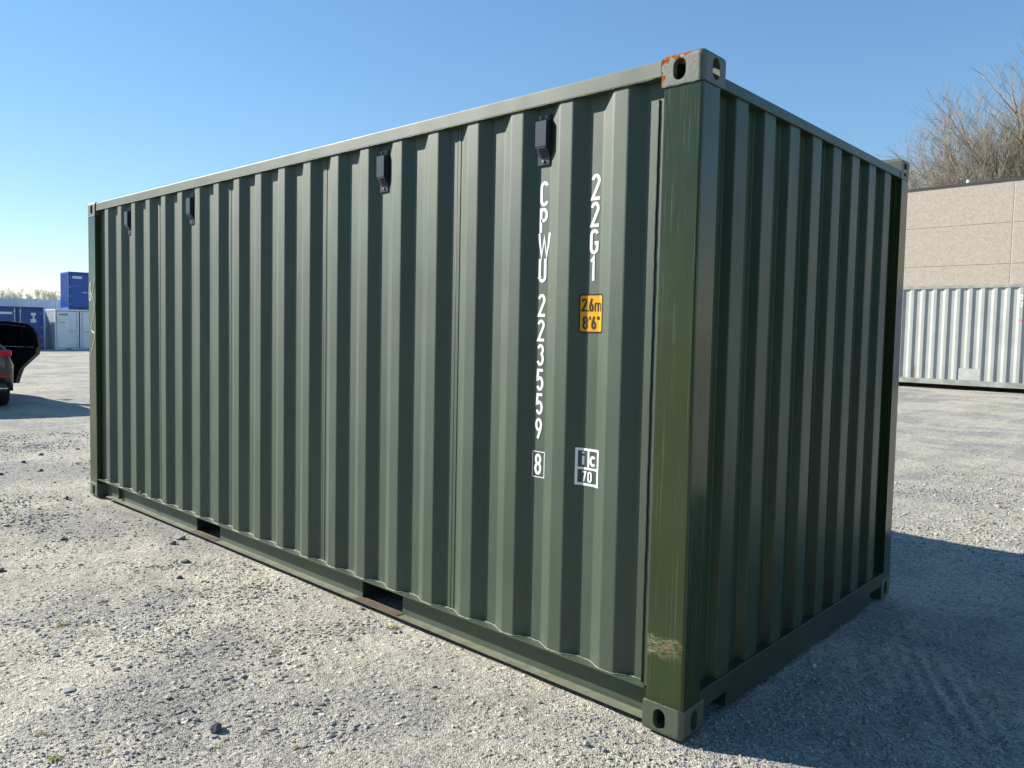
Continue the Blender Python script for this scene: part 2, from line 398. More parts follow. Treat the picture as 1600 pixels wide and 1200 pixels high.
# single larger stones
M['rockd'] = simple('dark_rock', (.075, .085, .085), .8, 0, .35, 40, .004, 60)
M['rockg'] = simple('grey_rock', (.27, .27, .27), .85, 0, .3, 40, .004, 60)
def rock(x, y, s, fl, mat, label, seed):
    rs = np.random.RandomState(seed)
    bm = bmesh.new(); bmesh.ops.create_icosphere(bm, subdivisions=2, radius=1)
    ax = rs.uniform(.75, 1.25, 3)
    pl = [(Vector(rs.normal(size=3)).normalized(), rs.uniform(.55, .85)) for _ in range(9)]
    for v in bm.verts:
        for nn, dd in pl:
            k = v.co.dot(nn)
            if k > dd: v.co -= nn * (k - dd)
        v.co.x *= s * ax[0]; v.co.y *= s * ax[1]; v.co.z *= s * fl
    me = bpy.data.meshes.new('rock'); bm.to_mesh(me); bm.free(); me.materials.append(mat)
    o = bpy.data.objects.new('rock', me); col.objects.link(o)
    o.location = (x, y, float(ground_z(x, y)) + s * fl * .45); o.rotation_euler = (0, 0, rs.uniform(0, 6))
    tag(o, label, 'rock', 'larger stones lying on the gravel')
rocks = [(-3.50, -.30, .036, .55, 'rockd', 'dark pointed stone lying out from the left fork pocket'),
 (-1.336, -1.174, .028, .8, 'rockd', 'dark upright stone with a long shadow at the lower edge of the yard'),
 (-3.232, -.457, .022, .6, 'rockd', 'small dark stone just in front of the dark pointed stone'),
 (-4.10, -.06, .045, .6, 'rockg', 'grey stone touching the bottom rail below the left fork pocket'),
 (-3.97, -.17, .030, .6, 'rockd', 'dark stone beside the grey stone under the left fork pocket'),
 (-2.10, -1.44, .034, .22, 'rockg', 'flat pale grey stone pressed into the gravel left of the upright dark stone'),
 (-8.689, .378, .032, .6, 'rockd', 'dark stone farthest out in the open yard left of the container'),
 (-8.252, .075, .030, .6, 'rockd', 'dark stone second farthest out left of the container'),
 (-7.598, .054, .040, .6, 'rockd', 'largest dark stone in the yard left of the rear post'),
 (-7.60, -.30, .028, .6, 'rockd', 'dark stone at the left picture edge level with the container foot'),
 (-5.977, -.215, .024, .8, 'rockd', 'little dark stone close to the rear casting of the green container'),
 (-4.617, -.666, .026, .55, 'rockd', 'small dark stone of a close pair on the greenish gravel'),
 (-4.10, -1.19, .030, .5, 'rockd', 'dark stone at the left picture edge nearest the camera'),
 (-2.044, .02, .026, .5, 'rockg', 'grey stone beside the rail under the right fork pocket'),
 (-.72, -.98, .030, .4, 'rockg', 'pale stone in the loose chippings before the numbered end'),
 (2.2, 5.9, .05, .5, 'rockd', 'dark stone on the sunny gravel beyond the container shadow')]
for i, (x, y, s, fl, m, lb) in enumerate(rocks): rock(x, y, s, fl, M[m], lb, 100 + i)

# weeds
M['weed'] = simple('weed_leaf', (.34, .33, .12), .6, 0, .3, 60)
def weed(x, y, r, n, label, seed):
    rs = random.Random(seed); mb = MB(); z = float(ground_z(x, y))
    for i in range(n):
        a = rs.uniform(0, 6.283); q = rs.uniform(0, r * .6); L = r * rs.uniform(.3, .62); lean = rs.uniform(.3, 1.2); w = .0018
        bx = q * math.cos(a * 3.1); by = q * math.sin(a * 3.1)
        d = Vector((math.cos(a), math.sin(a), 0)); s_ = Vector((-d.y, d.x, 0)) * w
        p0 = Vector((bx, by, -.002)); p1 = p0 + d * L * .4 * lean + Vector((0, 0, L * .45)); p2 = p0 + d * L * lean + Vector((0, 0, L * .5))
        mb.add([p0 - s_, p0 + s_, p1 + s_, p1 - s_, p2], [(0, 1, 2, 3), (3, 2, 4)])
    o = mb.build('weed', M['weed']); o.location = (x, y, z); tag(o, label, 'weed', 'small weeds growing through the gravel')
weeds = [(-2.864, -1.229, .045, 60, 'yellow-green weed alone in the pale gravel at centre left'), (-1.783, -1.639, .035, 45, 'small weed at the lower left picture corner'),
 (-1.556, -1.664, .045, 70, 'bushiest yellow weed at the bottom edge of the yard'), (-1.482, -1.513, .030, 40, 'tiny weed right of the bushy one at the bottom edge'),
 (-1.214, -1.235, .028, 30, 'tiny sprout right under the upright dark stone'), (-3.55, -.60, .035, 40, 'low weed in front of the dark pointed stone'),
 (-3.10, -.95, .04, 45, 'weed just above the lone yellow one on pale gravel'), (-1.70, -.03, .05, 60, 'dry straw-coloured tuft near the rail right of the fork pocket'),
 (-1.85, -.62, .04, 40, 'thin weed in the open gravel below the right fork pocket'), (-1.02, -1.02, .03, 40, 'green weed nearest the camera below the numbered panels'),
 (.95, .95, .035, 40, 'weed in the container shadow by the tyre marks')]
for i, (x, y, r, n_, lb) in enumerate(weeds): weed(x, y, r, n_, lb, i)

# ------------------------------------------------------------------ the green container
L, Wd, H = 6.058, 2.438, 2.591
YO, YI = .012, .048
root = empty('shipping_container')
tag(root, 'dark green corrugated steel shipping container with white lettering filling the foreground', 'shipping container')

def arcify(pts, r=.006, seg=3):
    out = [pts[0]]
    for a, b, c in zip(pts, pts[1:], pts[2:]):
        a, b, c = Vector(a), Vector(b), Vector(c)
        d1 = (a - b).normalized(); d2 = (c - b).normalized()
        p, q = b + d1 * r, b + d2 * r
        for i in range(seg + 1):
            t = i / seg; out.append(tuple(p * (1 - t) ** 2 + b * 2 * t * (1 - t) + q * t * t))
    return out + [pts[-1]]
side_prof = []
for k in range(19, -1, -1):
    e = -.333 - .278 * k
    if k == 19: side_prof += [(-5.885, YI), (e - .138, YI)]
    side_prof += [(e - .070, YO), (e, YO), (e + .068, YI), (e + .138, YI)]
def prof_y(x):
    for (x0, y0), (x1, y1) in zip(side_prof, side_prof[1:]):
        if x0 <= x <= x1: return y0 + (y1 - y0) * (x - x0) / (x1 - x0)
    return YI
def sheet(mb, prof, z0, z1, mi=0, thick=.002, tf=lambda a, b, c: (a, b, c), nz=1):
    n = len(prof); zs = [z0 + (z1 - z0) * i / nz for i in range(nz + 1)]
    v = []; f = []
    for z in zs: v += [tf(a, b, z) for a, b in prof]
    for i in range(nz):
        for j in range(n - 1): f.append([i * n + j, i * n + j + 1, (i + 1) * n + j + 1, (i + 1) * n + j])
    mb.add(v, f, mi, False)
    v = []
    for z in zs: v += [tf(a, b + thick, z) for a, b in prof]
    mb.add(v, [g[::-1] for g in f], mi, False)
prof = arcify(side_prof)
def side_assembly(mir, main):
    tf = (lambda a, b, c: (a, Wd - b, c)) if mir else (lambda a, b, c: (a, b, c))
    def bx(mb, x0, x1, y0, y1, z0, z1, mi=0, bev=0):
        if mir: y0, y1 = Wd - y1, Wd - y0
        mb.box(x0, x1, y0, y1, z0, z1, mi, bev)
    mb = MB(); sheet(mb, prof, .1640, 2.516, 0, .002, tf)
    if main:
        for sx in (-4.695, -3.584, -2.46, -1.34):      # lapped joints between the pressed sheets
            mb.tube([(sx, YI - .0005, .16), (sx, YI - .0005, 1.3), (sx, YI - .0005, 2.515)], .0026, 6, 2)
            mb.box(sx + .003, sx + .022, YI - .0022, YI + .001, .16, 2.515, 0)
        mb.tube([(-.2005 + random.uniform(-.0014, .0014), .0250, z) for z in np.linspace(.17, 2.44, 70)], .0042, 6, 2)
        mb.box(-.1975, -.1660, .026, .047, .16, 2.44, 0)
        bead = [(x, y - .003 + random.uniform(-.0012, .0012), .1655 + random.uniform(-.001, .0015)) for x, y in
                [(xx, prof_y(xx)) for xx in np.arange(-5.86, -.18, .012)]]
        mb.tube(bead, .0042, 5, 1)
    o = mb.build('side_panel', [M['panel'], M['bead'], M['beaddark']], root)
    if not main: o['label'] = 'corrugated side panel without lettering'
    # bottom rail: ledge, web with fork pocket openings, bottom flange
    pk = [(-4.12, -3.765), (-2.095, -1.740)]
    mb = MB(); bx(mb, -5.88, -.178, .004, .13, .1585, .1645)
    xs = [-5.88] + [q for p in pk for q in p] + [-.178]
    for a, b in zip(xs[0::2], xs[1::2]):
        bx(mb, a, b, .072, .084, .0267, .1583)
    bx(mb, -5.52, -5.515, .045, .0718, .037, .158)
    bx(mb, -.56, -.178, .0705, .0718, .0375, .140)      # doubler plate near the post
    o = mb.build('bottom_rail', [M['frame'], M['flange']], root)
    mb = MB()
    bx(mb, -5.75, -.178, .028, .084, .0195, .0262)
    fl = mb.build('bottom_flange', M['flange'], o)
    for a, b in pk:
        mb = MB()
        bx(mb, a, a + .006, .085, 1.2, .0365, .1580); bx(mb, b - .006, b, .085, 1.2, .0365, .1580)
        bx(mb, a + .0062, b - .0062, .085, 1.2, .1530, .1580)
        bx(mb, a - .01, b + .01, .026, .071, .0265, .0300, 1)
        mb.build('fork_pocket', [M['under'], M['rustflange']], root)
    mb = MB(); bx(mb, -5.865, -.180, .006, .066, 2.517, 2.579, 0, .004)
    if main:
        mb.tube([(x, .0065, 2.5165 + random.uniform(-.001, .001)) for x in np.arange(-5.86, -.185, .02)], .0022, 5, 0)
    mb.build('top_rail', M['frame'], root)
side_assembly(False, True); side_assembly(True, False)

# end wall (x = 0)
EO, EI = -.012, -.052
end_prof = [(.120, EI)]
for k in range(8):
    s0 = .281 + .2515 * k
    end_prof += [(s0 - .018, EI), (s0, EO), (s0 + .104, EO), (s0 + .122, EI)]
end_prof.append((2.30, EI))
def end_wall():
    mb = MB(); p = arcify(end_prof, .005)
    sheet(mb, p, .150, 2.490, 0, -.002, lambda a, b, c: (b, a, c))
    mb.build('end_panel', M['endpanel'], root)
    mb = MB(); mb.box(-.075, -.002, .160, 2.278, 2.474, 2.517, 0, .003)
    mb.box(-.16, -.060, .07, 2.37, 2.50, 2.545)
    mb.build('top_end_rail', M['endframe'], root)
    mb = MB()
    poly = [(.131, .082), (.350, .088), (.352, .020), (2.084, .020), (2.086, .088), (2.307, .082), (2.307, .157), (.131, .157)]
    mb.prism(poly, -.075, -.003, 0, 'x')
    mb.tube([(-.004, y, .1575 + random.uniform(-.001, .001)) for y in np.arange(.14, 2.30, .03)], .0028, 5, 0)
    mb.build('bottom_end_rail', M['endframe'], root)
end_wall()

# corner posts
def post(name, poly, mat, label=None):
    mb = MB(); mb.prism(poly, .1175, 2.4735, 0, 'z')
    o = mb.build(name, mat, root)
    if label: o['label'] = label
    return o
def rc(cx, cy, r, a0, a1, n=5): return [(cx + r * math.cos(R(a0 + (a1 - a0) * i / n)), cy + r * math.sin(R(a0 + (a1 - a0) * i / n))) for i in range(n + 1)]
Lp = [(-.168, .040), (-.168, .009)] + rc(-.162, .009, .006, 180, 270, 3) + rc(-.015, .015, .012, 270, 360) + [(-.003, .1300), (-.060, .1300), (-.060, .040)]
near_post = post('corner_post', Lp, M['post'], 'glossy olive post with vertical streaks and a scraped patch near its foot')
post('corner_post', [(x, Wd - y) for x, y in Lp][::-1], M['post'])
Dp = [(-L + .010, .1600), (-L + .010, .020)] + rc(-L + .016, .009, .006, 180, 270, 3) + [(-5.888, .003), (-5.882, .009), (-5.882, .055), (-L + .05, .055), (-L + .05, .16)]
far_post = post('corner_post', Dp, M['post'], 'olive rear post with a pale scratched scribble')
post('corner_post', [(x, Wd - y) for x, y in Dp][::-1], M['post'])
# pale scribble scratched on the rear post
sc_pts = [[(-5.985, 1.90), (-6.02, 1.86), (-6.025, 1.76), (-6.00, 1.74), (-5.99, 1.80), (-5.985, 1.88)],
          [(-5.90, 1.92), (-5.955, 1.79), (-5.995, 1.74)], [(-5.99, 1.81), (-5.93, 1.74), (-5.90, 1.66), (-5.945, 1.57), (-5.985, 1.50), (-5.97, 1.47), (-5.91, 1.45), (-5.905, 1.41), (-5.96, 1.33), (-6.01, 1.25)]]
mb = MB()
def smooth(pts, n=6):
    out = []; P = [pts[0]] + list(pts) + [pts[-1]]
    for i in range(1, len(P) - 2):
        p0, p1, p2, p3 = [np.array(q, float) for q in P[i - 1:i + 3]]
        for j in range(n):
            t = j / n; out.append(tuple(.5 * (2 * p1 + (p2 - p0) * t + (2 * p0 - 5 * p1 + 4 * p2 - p3) * t * t + (3 * p1 - p0 - 3 * p2 + p3) * t ** 3)))
    return out + [tuple(pts[-1])]
for s_ in sc_pts: mb.tube([(a, .0025, b) for a, b in smooth(s_)], .0045, 5, 0)
mb.build('scribble', M['scratch'], far_post)

# corner castings with real apertures
def bool_obj(me_target, cutters):
    o = bpy.data.objects.new('tmp', me_target); col.objects.link(o); cs = []
    for c in cutters:
        co = bpy.data.objects.new('cut', c); col.objects.link(co); cs.append(co)
        md = o.modifiers.new('b', 'BOOLEAN'); md.operation = 'DIFFERENCE'; md.object = co; md.solver = 'EXACT'
    dg = bpy.context.evaluated_depsgraph_get(); me = bpy.data.meshes.new_from_object(o.evaluated_get(dg))
    for c in cs: bpy.data.objects.remove(c)
    bpy.data.objects.remove(o); return me
def mbmesh(mb):
    me = bpy.data.meshes.new('t'); me.from_pydata(mb.v, [], mb.f); me.update()
    bm = bmesh.new(); bm.from_mesh(me); bmesh.ops.recalc_face_normals(bm, faces=bm.faces); bm.to_mesh(me); bm.free(); return me
def oval(cx, cy, w, h, n=8):
    r = w / 2; s_ = h / 2 - r; out = []
    for i in range(n + 1): a = math.pi * i / n; out.append((cx + r * math.cos(a), cy + s_ + r * math.sin(a)))
    for i in range(n + 1): a = math.pi + math.pi * i / n; out.append((cx + r * math.cos(a), cy - s_ + r * math.sin(a)))
    return out
# local: corner at origin, block spans x -.178..0, y 0...162, z -.118..0 (top casting)
mb = MB()
bm = bmesh.new(); bmesh.ops.create_cube(bm, size=1)
bmesh.ops.scale(bm, vec=(.178, .162, .118), verts=bm.verts); bmesh.ops.translate(bm, vec=(-.089, .081, -.059), verts=bm.verts)
ed = [e for e in bm.edges if all(v.co.x > -.001 and v.co.y < .001 for v in e.verts)]
bmesh.ops.bevel(bm, geom=ed, offset=.023, segments=6, affect='EDGES', profile=.5)
top = [e for e in bm.edges if all(v.co.z > -.001 for v in e.verts) and any(v.co.x > -.02 or v.co.y < .02 for v in e.verts)]
bmesh.ops.bevel(bm, geom=top, offset=.018, segments=3, affect='EDGES', profile=.5)
rest = [e for e in bm.edges if e.calc_length() > .03 and all(v.co.z < -.117 for v in e.verts)]
bmesh.ops.bevel(bm, geom=rest, offset=.004, segments=2, affect='EDGES', profile=.5)
base = bpy.data.meshes.new('c'); bm.to_mesh(base); bm.free()
c1 = MB().box(-.150, -.028, .028, .134, -.092, -.026)
c2 = MB().prism(oval(-.102, -.060, .054, .080), -.02, .06, 0, 'y')
c3 = MB().prism(oval(.090, -.060, .052, .080), -.06, .02, 0, 'x')
c4 = MB().prism(oval(-.089, .081, .064, .110), -.06, .02, 0, 'z')
cast_me = bool_obj(base, [mbmesh(c) for c in (c1, c2, c3, c4)])
cv = np.array([v.co[:] for v in cast_me.vertices]); cf = [list(p.vertices) for p in cast_me.polygons]
def casting(fx, fy, fz, mat, label=None):
    v = cv.copy(); flip = (fx + fy + fz) % 2
    if fx: v[:, 0] = -L - v[:, 0]
    if fy: v[:, 1] = Wd - v[:, 1]
    v[:, 2] = (-v[:, 2]) if fz else (v[:, 2] + H)
    mb = MB(); mb.add(v, [f[::-1] for f in cf] if flip else cf)
    o = mb.build('corner_casting', mat, root)
    if label: o['label'] = label
for fx in (0, 1):
    for fy in (0, 1):
        for fz in (0, 1):
            rusty = (fx, fy, fz) == (0, 0, 0)
            casting(fx, fy, fz, M['castrust'] if rusty else M['cast'], 'corner casting with orange rust along its top edge' if rusty else None)
for z0 in (.1185, 2.4725):      # weld lines between posts and castings
    mb = MB()
    mb.tube([(-.170, .0015, z0)] + [(x, .0015 + random.uniform(-.001, .001), z0 + random.uniform(-.0012, .0012)) for x in np.arange(-.16, -.018, .008)] +
            [(-.004, .004, z0)] + [(-.0015 + random.uniform(-.001, .001), y, z0 + random.uniform(-.0012, .0012)) for y in np.arange(.018, .128, .008)], .0030, 5, 0)
    mb.build('weld_seam', M['beaddark'] if z0 > 1 else M['frame'], root)
    mb = MB(); mb.tube([(x, .0015 + random.uniform(-.001, .001), z0 + random.uniform(-.0012, .0012)) for x in np.arange(-L + .012, -5.884, .01)], .0030, 5)
    mb.build('weld_seam', M['frame'], root)

# roof, floor, underframe
mb = MB(); rp = []
for k in range(27):
    x0 = -5.95 + k * .218; rp += [(x0, 2.545), (x0 + .09, 2.545), (x0 + .11, 2.563), (x0 + .20, 2.563)]
n_ = len(rp)
mb.add([(a, .05, b) for a, b in rp] + [(a, Wd - .05, b) for a, b in rp], [[j, j + 1, n_ + j + 1, n_ + j] for j in range(n_ - 1)])
mb.build('roof_panel', M['panel'], root)
mb = MB(); mb.box(-6.0, -.06, .131, Wd - .131, .130, .158)
for k in range(20):
    xc = -5.75 + k * .295
    if not any(a - .05 < xc < b + .05 for a, b in ((-4.12, -3.765), (-2.095, -1.74))): mb.box(xc - .02, xc + .02, .095, Wd - .095, .04, .128)
mb.build('underframe', M['under'], root)

# door end (x = -L)
def green_doors():
    mb = MB(); mb.box(-L + .012, -L + .08, .17, Wd - .17, .02, .155, 0, .003); mb.build('door_sill', M['endframe'], root)
    mb = MB(); mb.box(-L + .012, -L + .08, .17, Wd - .17, 2.48, 2.58, 0, .003); mb.build('door_header', M['endframe'], root)
    for s in (0, 1):
        y0 = .17 + s * 1.052; y1 = y0 + 1.046
        mb = MB(); pr = [(y0, -L + .03)]
        for k in range(4):
            a = y0 + .1 + k * .22; pr += [(a, -L + .03), (a + .03, -L + .06), (a + .10, -L + .06), (a + .13, -L + .03)]
        pr.append((y1, -L + .03)); sheet(mb, pr, .16, 2.475, 0, .003, lambda a, b, c: (b, a, c))
        d = mb.build('door', M['endpanel'], root)
        for q in (.22, .80):
            m2 = MB(); m2.cyl((-L + .008, y0 + q, 1.31), (0, 0, 1), .014, 2.5, 10); m2.build('lock_bar', M['frame'], d)
            m2 = MB(); m2.box(-L - .002, -L + .010, y0 + q, y0 + q + .18, 1.15, 1.18, 0, .002); m2.build('handle', M['frame'], d)
        for z in (.40, .95, 1.60, 2.20):
            m2 = MB(); ys = -.001 if s == 0 else Wd - .039
            m2.box(-L - .006, -L + .0098, ys + .02, ys + .09 if s == 0 else ys + .02 + .02, z - .05, z + .05, 0, .003)
            m2.build('hinge', M['endframe'], d)
green_doors()

# wire hook lying on the ledge
mb = MB(); mb.tube([(-4.95 + .035 * math.cos(a), .004 - .01 * math.sin(a * 1.3), .178 + .020 * math.sin(a)) for a in np.linspace(.4, 5.4, 16)], .0035, 6)
mb.build('rope_hook', M['beaddark'], root)

# ventilators under the top rail
def vent(x):
    mb = MB(); cxx = x; w = .035
    mb.box(cxx - w, cxx + w, YI - .007, YI - .003, 2.270, 2.488, 0, .0015)
    # box body with chamfered ends, a curved back lip
    y1 = YI - .0072; y0 = y1 - .034
    side = [(y1, 2.302), (y0, 2.345), (y0, 2.452), (y1, 2.464)]
    a = [(cxx - .021, p, q) for p, q in side]; b = [(cxx + .039, p, q) for p, q in side]
    mb.add(a + b, [(0, 1, 2, 3), (7, 6, 5, 4), (0, 4, 5, 1), (1, 5, 6, 2), (2, 6, 7, 3), (3, 7, 4, 0)])
    v = mb.build('ventilator', M['vent'], root)
    lv = MB()
    for i in range(5):
        t = (i + .6) / 5.4; zz = 2.302 + (2.345 - 2.302) * t; yy = y1 + (y0 - y1) * t
        lv.box(cxx - .016, cxx + .034, yy - .004, yy + .0005, zz - .0012, zz + .0012)
    lv.build('grille', M['black'], v)
    for (dx, z) in ((-.018, 2.476), (.018, 2.476), (0, 2.287)):
        m2 = MB(); m2.cyl((cxx + dx, YI - .010, z), (0, 1, 0), .0065, .006, 8); m2.build('screw', M['zinc'], v)
for x in (-.790, -1.902, -4.126, -5.238): vent(x)

# ------------------------------------------------------------------ stroke lettering
def arc(cx, cy, rx, ry, a0, a1, n=10): return [(cx + rx * math.cos(R(a0 + (a1 - a0) * i / n)), cy + ry * math.sin(R(a0 + (a1 - a0) * i / n))) for i in range(n + 1)]
l, r_, b_, t_, c_ = .065, .365, .065, .935, .215; rx = .15
G = {
 'C': [arc(c_, t_ - .17, rx, .17, 15, 180) + arc(c_, b_ + .17, rx, .17, 180, 345)],
 'G': [arc(c_, t_ - .17, rx, .17, 15, 180) + arc(c_, b_ + .17, rx, .17, 180, 360) + [(r_, .45), (c_ + .02, .45)]],
 'P': [[(l, 0), (l, t_), (c_, t_)] + arc(c_ + .01, t_ - .22, rx - .01, .22, 90, -90) + [(l, t_ - .44)]],
 'W': [[(.0, 1), (.13, .03), (.24, .80), (.35, .03), (.48, 1)]],
 'U': [[(l, 1), (l, b_ + .17)] + arc(c_, b_ + .17, rx, .17, 180, 360) + [(r_, 1)]],
 '2': [arc(c_, t_ - .19, rx, .19, 170, -25) + [(l, b_), (.42, b_)]],
 '3': [arc(c_, t_ - .20, rx - .01, .20, 160, -75) , arc(c_, b_ + .25, rx, .25, 80, -160)],
 '5': [[(r_ + .02, t_), (l + .03, t_), (l + .01, .52)] + arc(c_, .33, rx, .265, 130, -155)],
 '9': [arc(c_, .68, rx, .255, 0, 360, 18), [(r_, .66), (.33, .45), (.17, 0)]],
 '6': [arc(c_, .32, rx, .255, 0, 360, 18), [(l, .34), (.10, .55), (.26, 1)]],
 '8': [arc(c_, t_ - .20, rx - .015, .20, 0, 360, 18), arc(c_, b_ + .235, rx, .235, 0, 360, 18)],
 '1': [[(.08, .80), (c_, .97), (c_, 0)]],
 '0': [arc(c_, t_ - .17, rx, .17, 0, 180) + arc(c_, b_ + .17, rx, .17, 180, 360) + [(r_, t_ - .17)]],
 '7': [[(.03, t_), (r_, t_), (.15, 0)]],
 '4': [[(.31, 0), (.31, 1), (.03, .30), (.43, .30)]],
 'i': [[(.2, 0), (.2, .68)], [(.2, .84), (.2, 1.0)]],
 'c': [arc(c_, .36, .17, .30, 40, 320, 14)],
 'm': [[(.03, 0), (.03, .66)], [(.03, .45)] + arc(.14, .50, .105, .13, 180, 0, 8) + [(.245, 0)], [(.245, .45)] + arc(.355, .50, .105, .13, 180, 0, 8) + [(.46, 0)]],
 '.': [[(.1, .0), (.1, .12)]], "'": [[(.1, 1), (.1, .74)]], '"': [[(.05, 1), (.05, .74)], [(.17, 1), (.17, .74)]],
}
def ribbon(path, w):
    P = [Vector(p) for p in path]; k = len(P); closed = (P[0] - P[-1]).length < 1e-4
    if closed: P = P[:-1]; k -= 1
    Lf = []; Rt = []
    for i in range(k):
        a = P[(i - 1) % k] if (closed or i > 0) else None; b = P[(i + 1) % k] if (closed or i < k - 1) else None
        d1 = (P[i] - a).normalized() if a is not None else (b - P[i]).normalized()
        d2 = (b - P[i]).normalized() if b is not None else d1
        n1 = Vector((-d1.y, d1.x)); n2 = Vector((-d2.y, d2.x)); m = (n1 + n2)
        if m.length < .2: m = n1
        m.normalize(); q = w / 2 / max(.45, m.dot(n1))
        Lf.append(P[i] + m * q); Rt.append(P[i] - m * q)
    v = Lf + Rt; f = [[i, k + i, k + (i + 1) % k, (i + 1) % k] for i in range(k if closed else k - 1)]
    return v, f
BPS = sorted({round(p[0], 5) for p in side_prof})
def project(polys, surf, breaks, out):     # polys: list of (verts2d [(x,z)], faces) already in world units
    mb = MB()
    for lay, (vs, fs, mi) in enumerate(polys):
        bm = bmesh.new(); vv = [bm.verts.new((a, 0, b)) for a, b in vs]
        for f in fs:
            try: bm.faces.new([vv[i] for i in f])
            except ValueError: pass
        xs = [a for a, b in vs]
        for q in breaks:
            if min(xs) < q < max(xs): bmesh.ops.bisect_plane(bm, geom=bm.verts[:] + bm.edges[:] + bm.faces[:], plane_co=(q, 0, 0), plane_no=(1, 0, 0))
        bm.verts.index_update()
        mb.add([(v.co.x, surf(v.co.x) - out - .0006 * mi - .00022 * (lay % 4), v.co.z) for v in bm.verts], [[v.index for v in f.verts] for f in bm.faces], mi); bm.free()
    return mb
def glyph(ch, x, z, h, wscale=1.0, stroke=.135):
    out = []
    for p in G[ch]:
        v, f = ribbon([(a * wscale, b) for a, b in p], stroke)
        out.append(([(x + a * h, z + b * h) for a, b in v], f))
    return out
def rect(x0, x1, z0, z1): return ([(x0, z0), (x1, z0), (x1, z1), (x0, z1)], [(0, 1, 2, 3)])
def ring(x0, x1, z0, z1, t):
    return [rect(x0, x0 + t, z0, z1), rect(x1 - t, x1, z0, z1), rect(x0 + t, x1 - t, z0, z0 + t), rect(x0 + t, x1 - t, z1 - t, z1)]
def rrect(x0, x1, z0, z1, r):
    p = rc(x1 - r, z1 - r, r, 0, 90, 4) + rc(x0 + r, z1 - r, r, 90, 180, 4) + rc(x0 + r, z0 + r, r, 180, 270, 4) + rc(x1 - r, z0 + r, r, 270, 360, 4)
    return (p, [list(range(len(p)))])
def marking(name, polys, mats, parent, label, out=.0010):
    o = project(polys, prof_y, BPS, out).build(name, mats, parent); o['label'] = label; return o
pl = []
for ch, zt, zb in (('C', 2.203, 2.095), ('P', 2.087, 1.981), ('W', 1.978, 1.874), ('U', 1.867, 1.764), ('2', 1.714, 1.614), ('2', 1.602, 1.506), ('3', 1.494, 1.398), ('5', 1.385, 1.288), ('5', 1.277, 1.182), ('9', 1.167, 1.076)):
    h = zt - zb
    if ch == 'W':
        for v, f in glyph(ch, -.8105, zb, h, 1.25, .145): pl.append((v, f, 0))
    else:
        for v, f in glyph(ch, -.8085, zb, h): pl.append((v, f, 0))
for v, f in glyph('8', -.8085, .914, .094): pl.append((v, f, 0))
for v, f in ring(-.8215, -.7495, .902, 1.019, .004): pl.append((v, f, 0))
marking('container_number', pl, M['white'], root, 'white vertical lettering CPWU 223559 with boxed 8')
pl = []
for ch, zt, zb in (('2', 2.202, 2.095), ('2', 2.088, 1.985), ('G', 1.976, 1.874), ('1', 1.863, 1.764)):
    for v, f in glyph(ch, -.530, zb, zt - zb): pl.append((v, f, 0))
marking('size_code', pl, M['white'], root, 'white vertical lettering 22G1')
st = marking('height_sticker', [(*rrect(-.569, -.448, 1.547, 1.710, .010), 0), (*rrect(-.563, -.454, 1.554, 1.703, .006), 1)], [M['black'], M['yellow']], root, "yellow height sticker reading 2.6m 8'6\"")
pl = []
for ch, x, z, h, ws in (('2', -.559, 1.637, .054, .95), ('.', -.5355, 1.637, .054, 1), ('6', -.5255, 1.637, .054, .95), ('m', -.4965, 1.637, .054, 1.35),
                     ('8', -.554, 1.563, .054, 1.0), ("'", -.5255, 1.563, .054, 1), ('6', -.512, 1.563, .054, 1.0), ('"', -.4835, 1.563, .054, 1.5)):
    for v, f in glyph(ch, x, z, h, ws, .10 if ch == 'm' else .125): pl.append((v, f, 0))
marking('sticker_lettering', pl, M['black'], st, 'dark print on the yellow sticker', .0030)
pl = []
X0, X1, Z0, Z1 = -.5695, -.449, .905, 1.063
for v, f in ring(X0, X1, Z0, Z1, .0105): pl.append((v, f, 0))
pl.append((*rect(X0 + .0105, X1 - .0105, .972, .982), 0)); pl.append((*rect(-.5145, -.5045, .982, Z1 - .0105), 0))
for ch, x, z, h, ws, sk in (('i', -.5485, .992, .056, 1.0, .21), ('c', -.5015, .9905, .058, 1.15, .20), ('7', -.541, .921, .044, 1.15, .19), ('0', -.512, .921, .044, 1.15, .19)):
    for v, f in glyph(ch, x, z, h, ws, sk): pl.append((v, f, 0))
marking('code_plate', pl, M['white'], root, 'white framed lettering ic 70')

